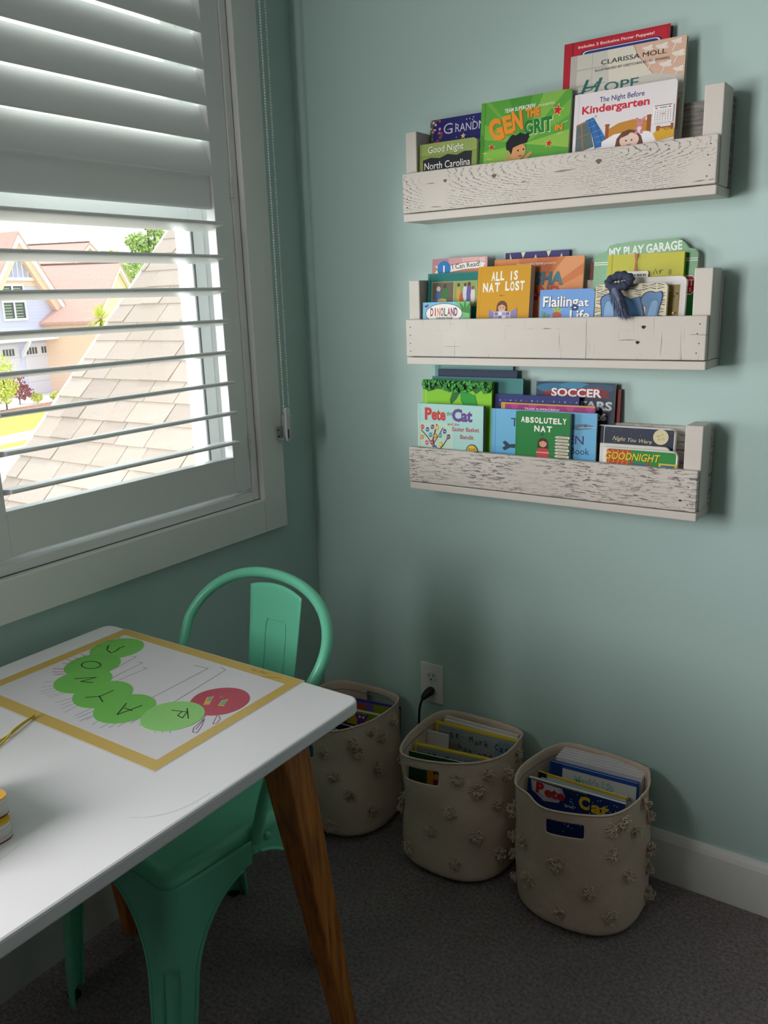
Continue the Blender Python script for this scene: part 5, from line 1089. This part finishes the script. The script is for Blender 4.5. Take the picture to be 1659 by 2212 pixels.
m = MB(); m.add([Vector((x, p.y, p.z))+nrm*d for d in (-.16, .032) for x, p in ((-2.95, a), (-2.92, a), (-2.92, b), (-2.95, b))], [(3, 2, 1, 0), (4, 5, 6, 7), (0, 1, 5, 4), (1, 2, 6, 5), (2, 3, 7, 6), (3, 0, 4, 7)])
W(m.build('rake_board', M('#b9b2ac', .6), rf))

# planting
def leaf_mat(name, a, b):
    t = NT(name, .7); g = t.n('ShaderNodeNewGeometry'); t.color(t.ramp(g.outputs['Random Per Island'], [(0, a), (1, b)])); return t.m
def tree(name, label, base, blobs, n, size, mat, trunk_r, cat='tree', branches=0, group=None, seed=1):
    """blobs: (dx, dy, z, radius, zradius) relative to the base"""
    r = random.Random(seed); root = thing(name, label, cat, base, (0, 0, r.uniform(0, .3)), group); m = MB(); tot = sum(b[3]**2 for b in blobs)
    for dx, dy, z, R, RZ in blobs:
        for k in range(int(n*R*R/tot)):
            while True:
                d = Vector((r.uniform(-1, 1), r.uniform(-1, 1), r.uniform(-1, 1)))
                if .35 < d.length < 1: break
            p = Vector((dx+d.x*R, dy+d.y*R, z+d.z*RZ)); a = Vector((r.uniform(-1, 1), r.uniform(-1, 1), r.uniform(-1, 1))).normalized(); b = a.orthogonal().normalized(); s = size*r.uniform(.6, 1.3)
            m.add([p-a*s, p+b*s*.5, p+a*s, p-b*s*.5], [(0, 1, 2, 3)])
    m.build('foliage', mat, root)
    t = MB(); top = max(b[2] for b in blobs); t.tube([(0, 0, 0), (.02, .03, top*.5), (0, 0, top)], [trunk_r, trunk_r*.7, trunk_r*.3], 7)
    for dx, dy, z, R, RZ in blobs: t.tube([(0, 0, max(.1, z*.55)), (dx*.6, dy*.6, z*.85), (dx, dy, z)], [trunk_r*.5, trunk_r*.35, trunk_r*.15], 6)
    t.build('trunk', M('#6a5648', .9), root)
    return root
YG = leaf_mat('yellow_green_leaves', '#b0b84c', '#d8d470'); DG = leaf_mat('green_leaves', '#8aa860', '#b9c878'); RD = leaf_mat('reddish_leaves', '#8a3c48', '#a86a6a')
tree('young_tree', 'young yellow green tree in the mulch bed before the garage', (-36.0, 20.9, GZ+.04), [(0, 0, 1.9, .55, .8), (-.2, .3, 1.1, .65, .55), (.1, -.3, .8, .6, .5)], 900, .085, YG, .04, seed=2)
tree('reddish_shrub', 'dark reddish shrub beside the young tree in the mulch bed', (-37.6, 22.6, GZ+.04), [(0, 0, 1.05, .40, .55), (.1, .2, .6, .5, .4)], 420, .08, RD, .03, 'shrub', seed=3)
for k, (x, y, lb) in enumerate(((-37.2, 23.3, 'low green plant in the mulch bed right of the reddish shrub'), (-36.75, 24.1, 'low green plant at the right end of the mulch bed'))):
    tree('low_plant', lb, (x, y, GZ+.04), [(0, 0, .28, .30, .22)], 160, .08, YG, .02, 'plant', seed=5+k, group='low plants in the mulch bed')
tree('leafy_tree', 'leafy green tree rising behind the roofs', (-51.5, 43.7, GZ), [(-.6, -.4, 9.3, 1.0, .7), (.5, .3, 10.4, .75, .9), (1.1, .9, 9.2, 1.1, 1.0), (-.2, 0, 8.0, 1.5, 1.0)], 2200, .17, DG, .16, seed=8)
tree('round_tree', 'rounded yellow green tree in the gap left of the leafy tree', (-53.4, 41.5, GZ), [(0, 0, 7.9, 1.1, .9), (.3, .3, 6.9, 1.5, 1.1)], 1000, .16, YG, .14, seed=9)
tree('bushy_tree', 'bushy green tree filling the gap beside the shingled roof', (-44.9, 36.6, GZ), [(0, 0, 6.6, 1.5, 1.2), (-.9, -.9, 6.0, 1.3, 1.2), (.8, .8, 5.6, 1.3, 1.2), (0, 0, 5.0, 1.8, 1.2)], 2600, .15, DG, .16, seed=10)
tree('small_shrub', 'small dark green shrub at the corner of the lavender house', (-40.0, 28.8, GZ), [(0, 0, .7, .45, .7)], 320, .10, DG, .03, 'shrub', seed=14)
pl = thing('palm', 'yellow green palm with a spiky crown in front of the pink roofed house', 'palm tree', (-30.4, 22.5, GZ))
m = MB(); r = random.Random(6)
for k in range(95):
    a = r.uniform(0, 2*PI); el = r.uniform(-.7, 1.45); L = r.uniform(.55, .95); d = Vector((math.cos(a)*math.cos(el), math.sin(a)*math.cos(el), math.sin(el))); s = d.cross(Vector((0, 0, 1)) if abs(d.z) < .95 else Vector((1, 0, 0))).normalized()
    c = Vector((0, 0, 4.1)); p1 = c+d*L*.6; p2 = c+d*L+Vector((0, 0, -.18*L)); m.add([c-s*.012, p1-s*.035, p2, p1+s*.035, c+s*.012], [(0, 1, 3, 4), (1, 2, 3)])
m.build('fronds', YG, pl)
MB().tube([(0, 0, 0), (.05, 0, 2), (0, 0, 4.1)], [.13, .1, .09], 8).build('trunk', M('#7a6450', .9), pl)
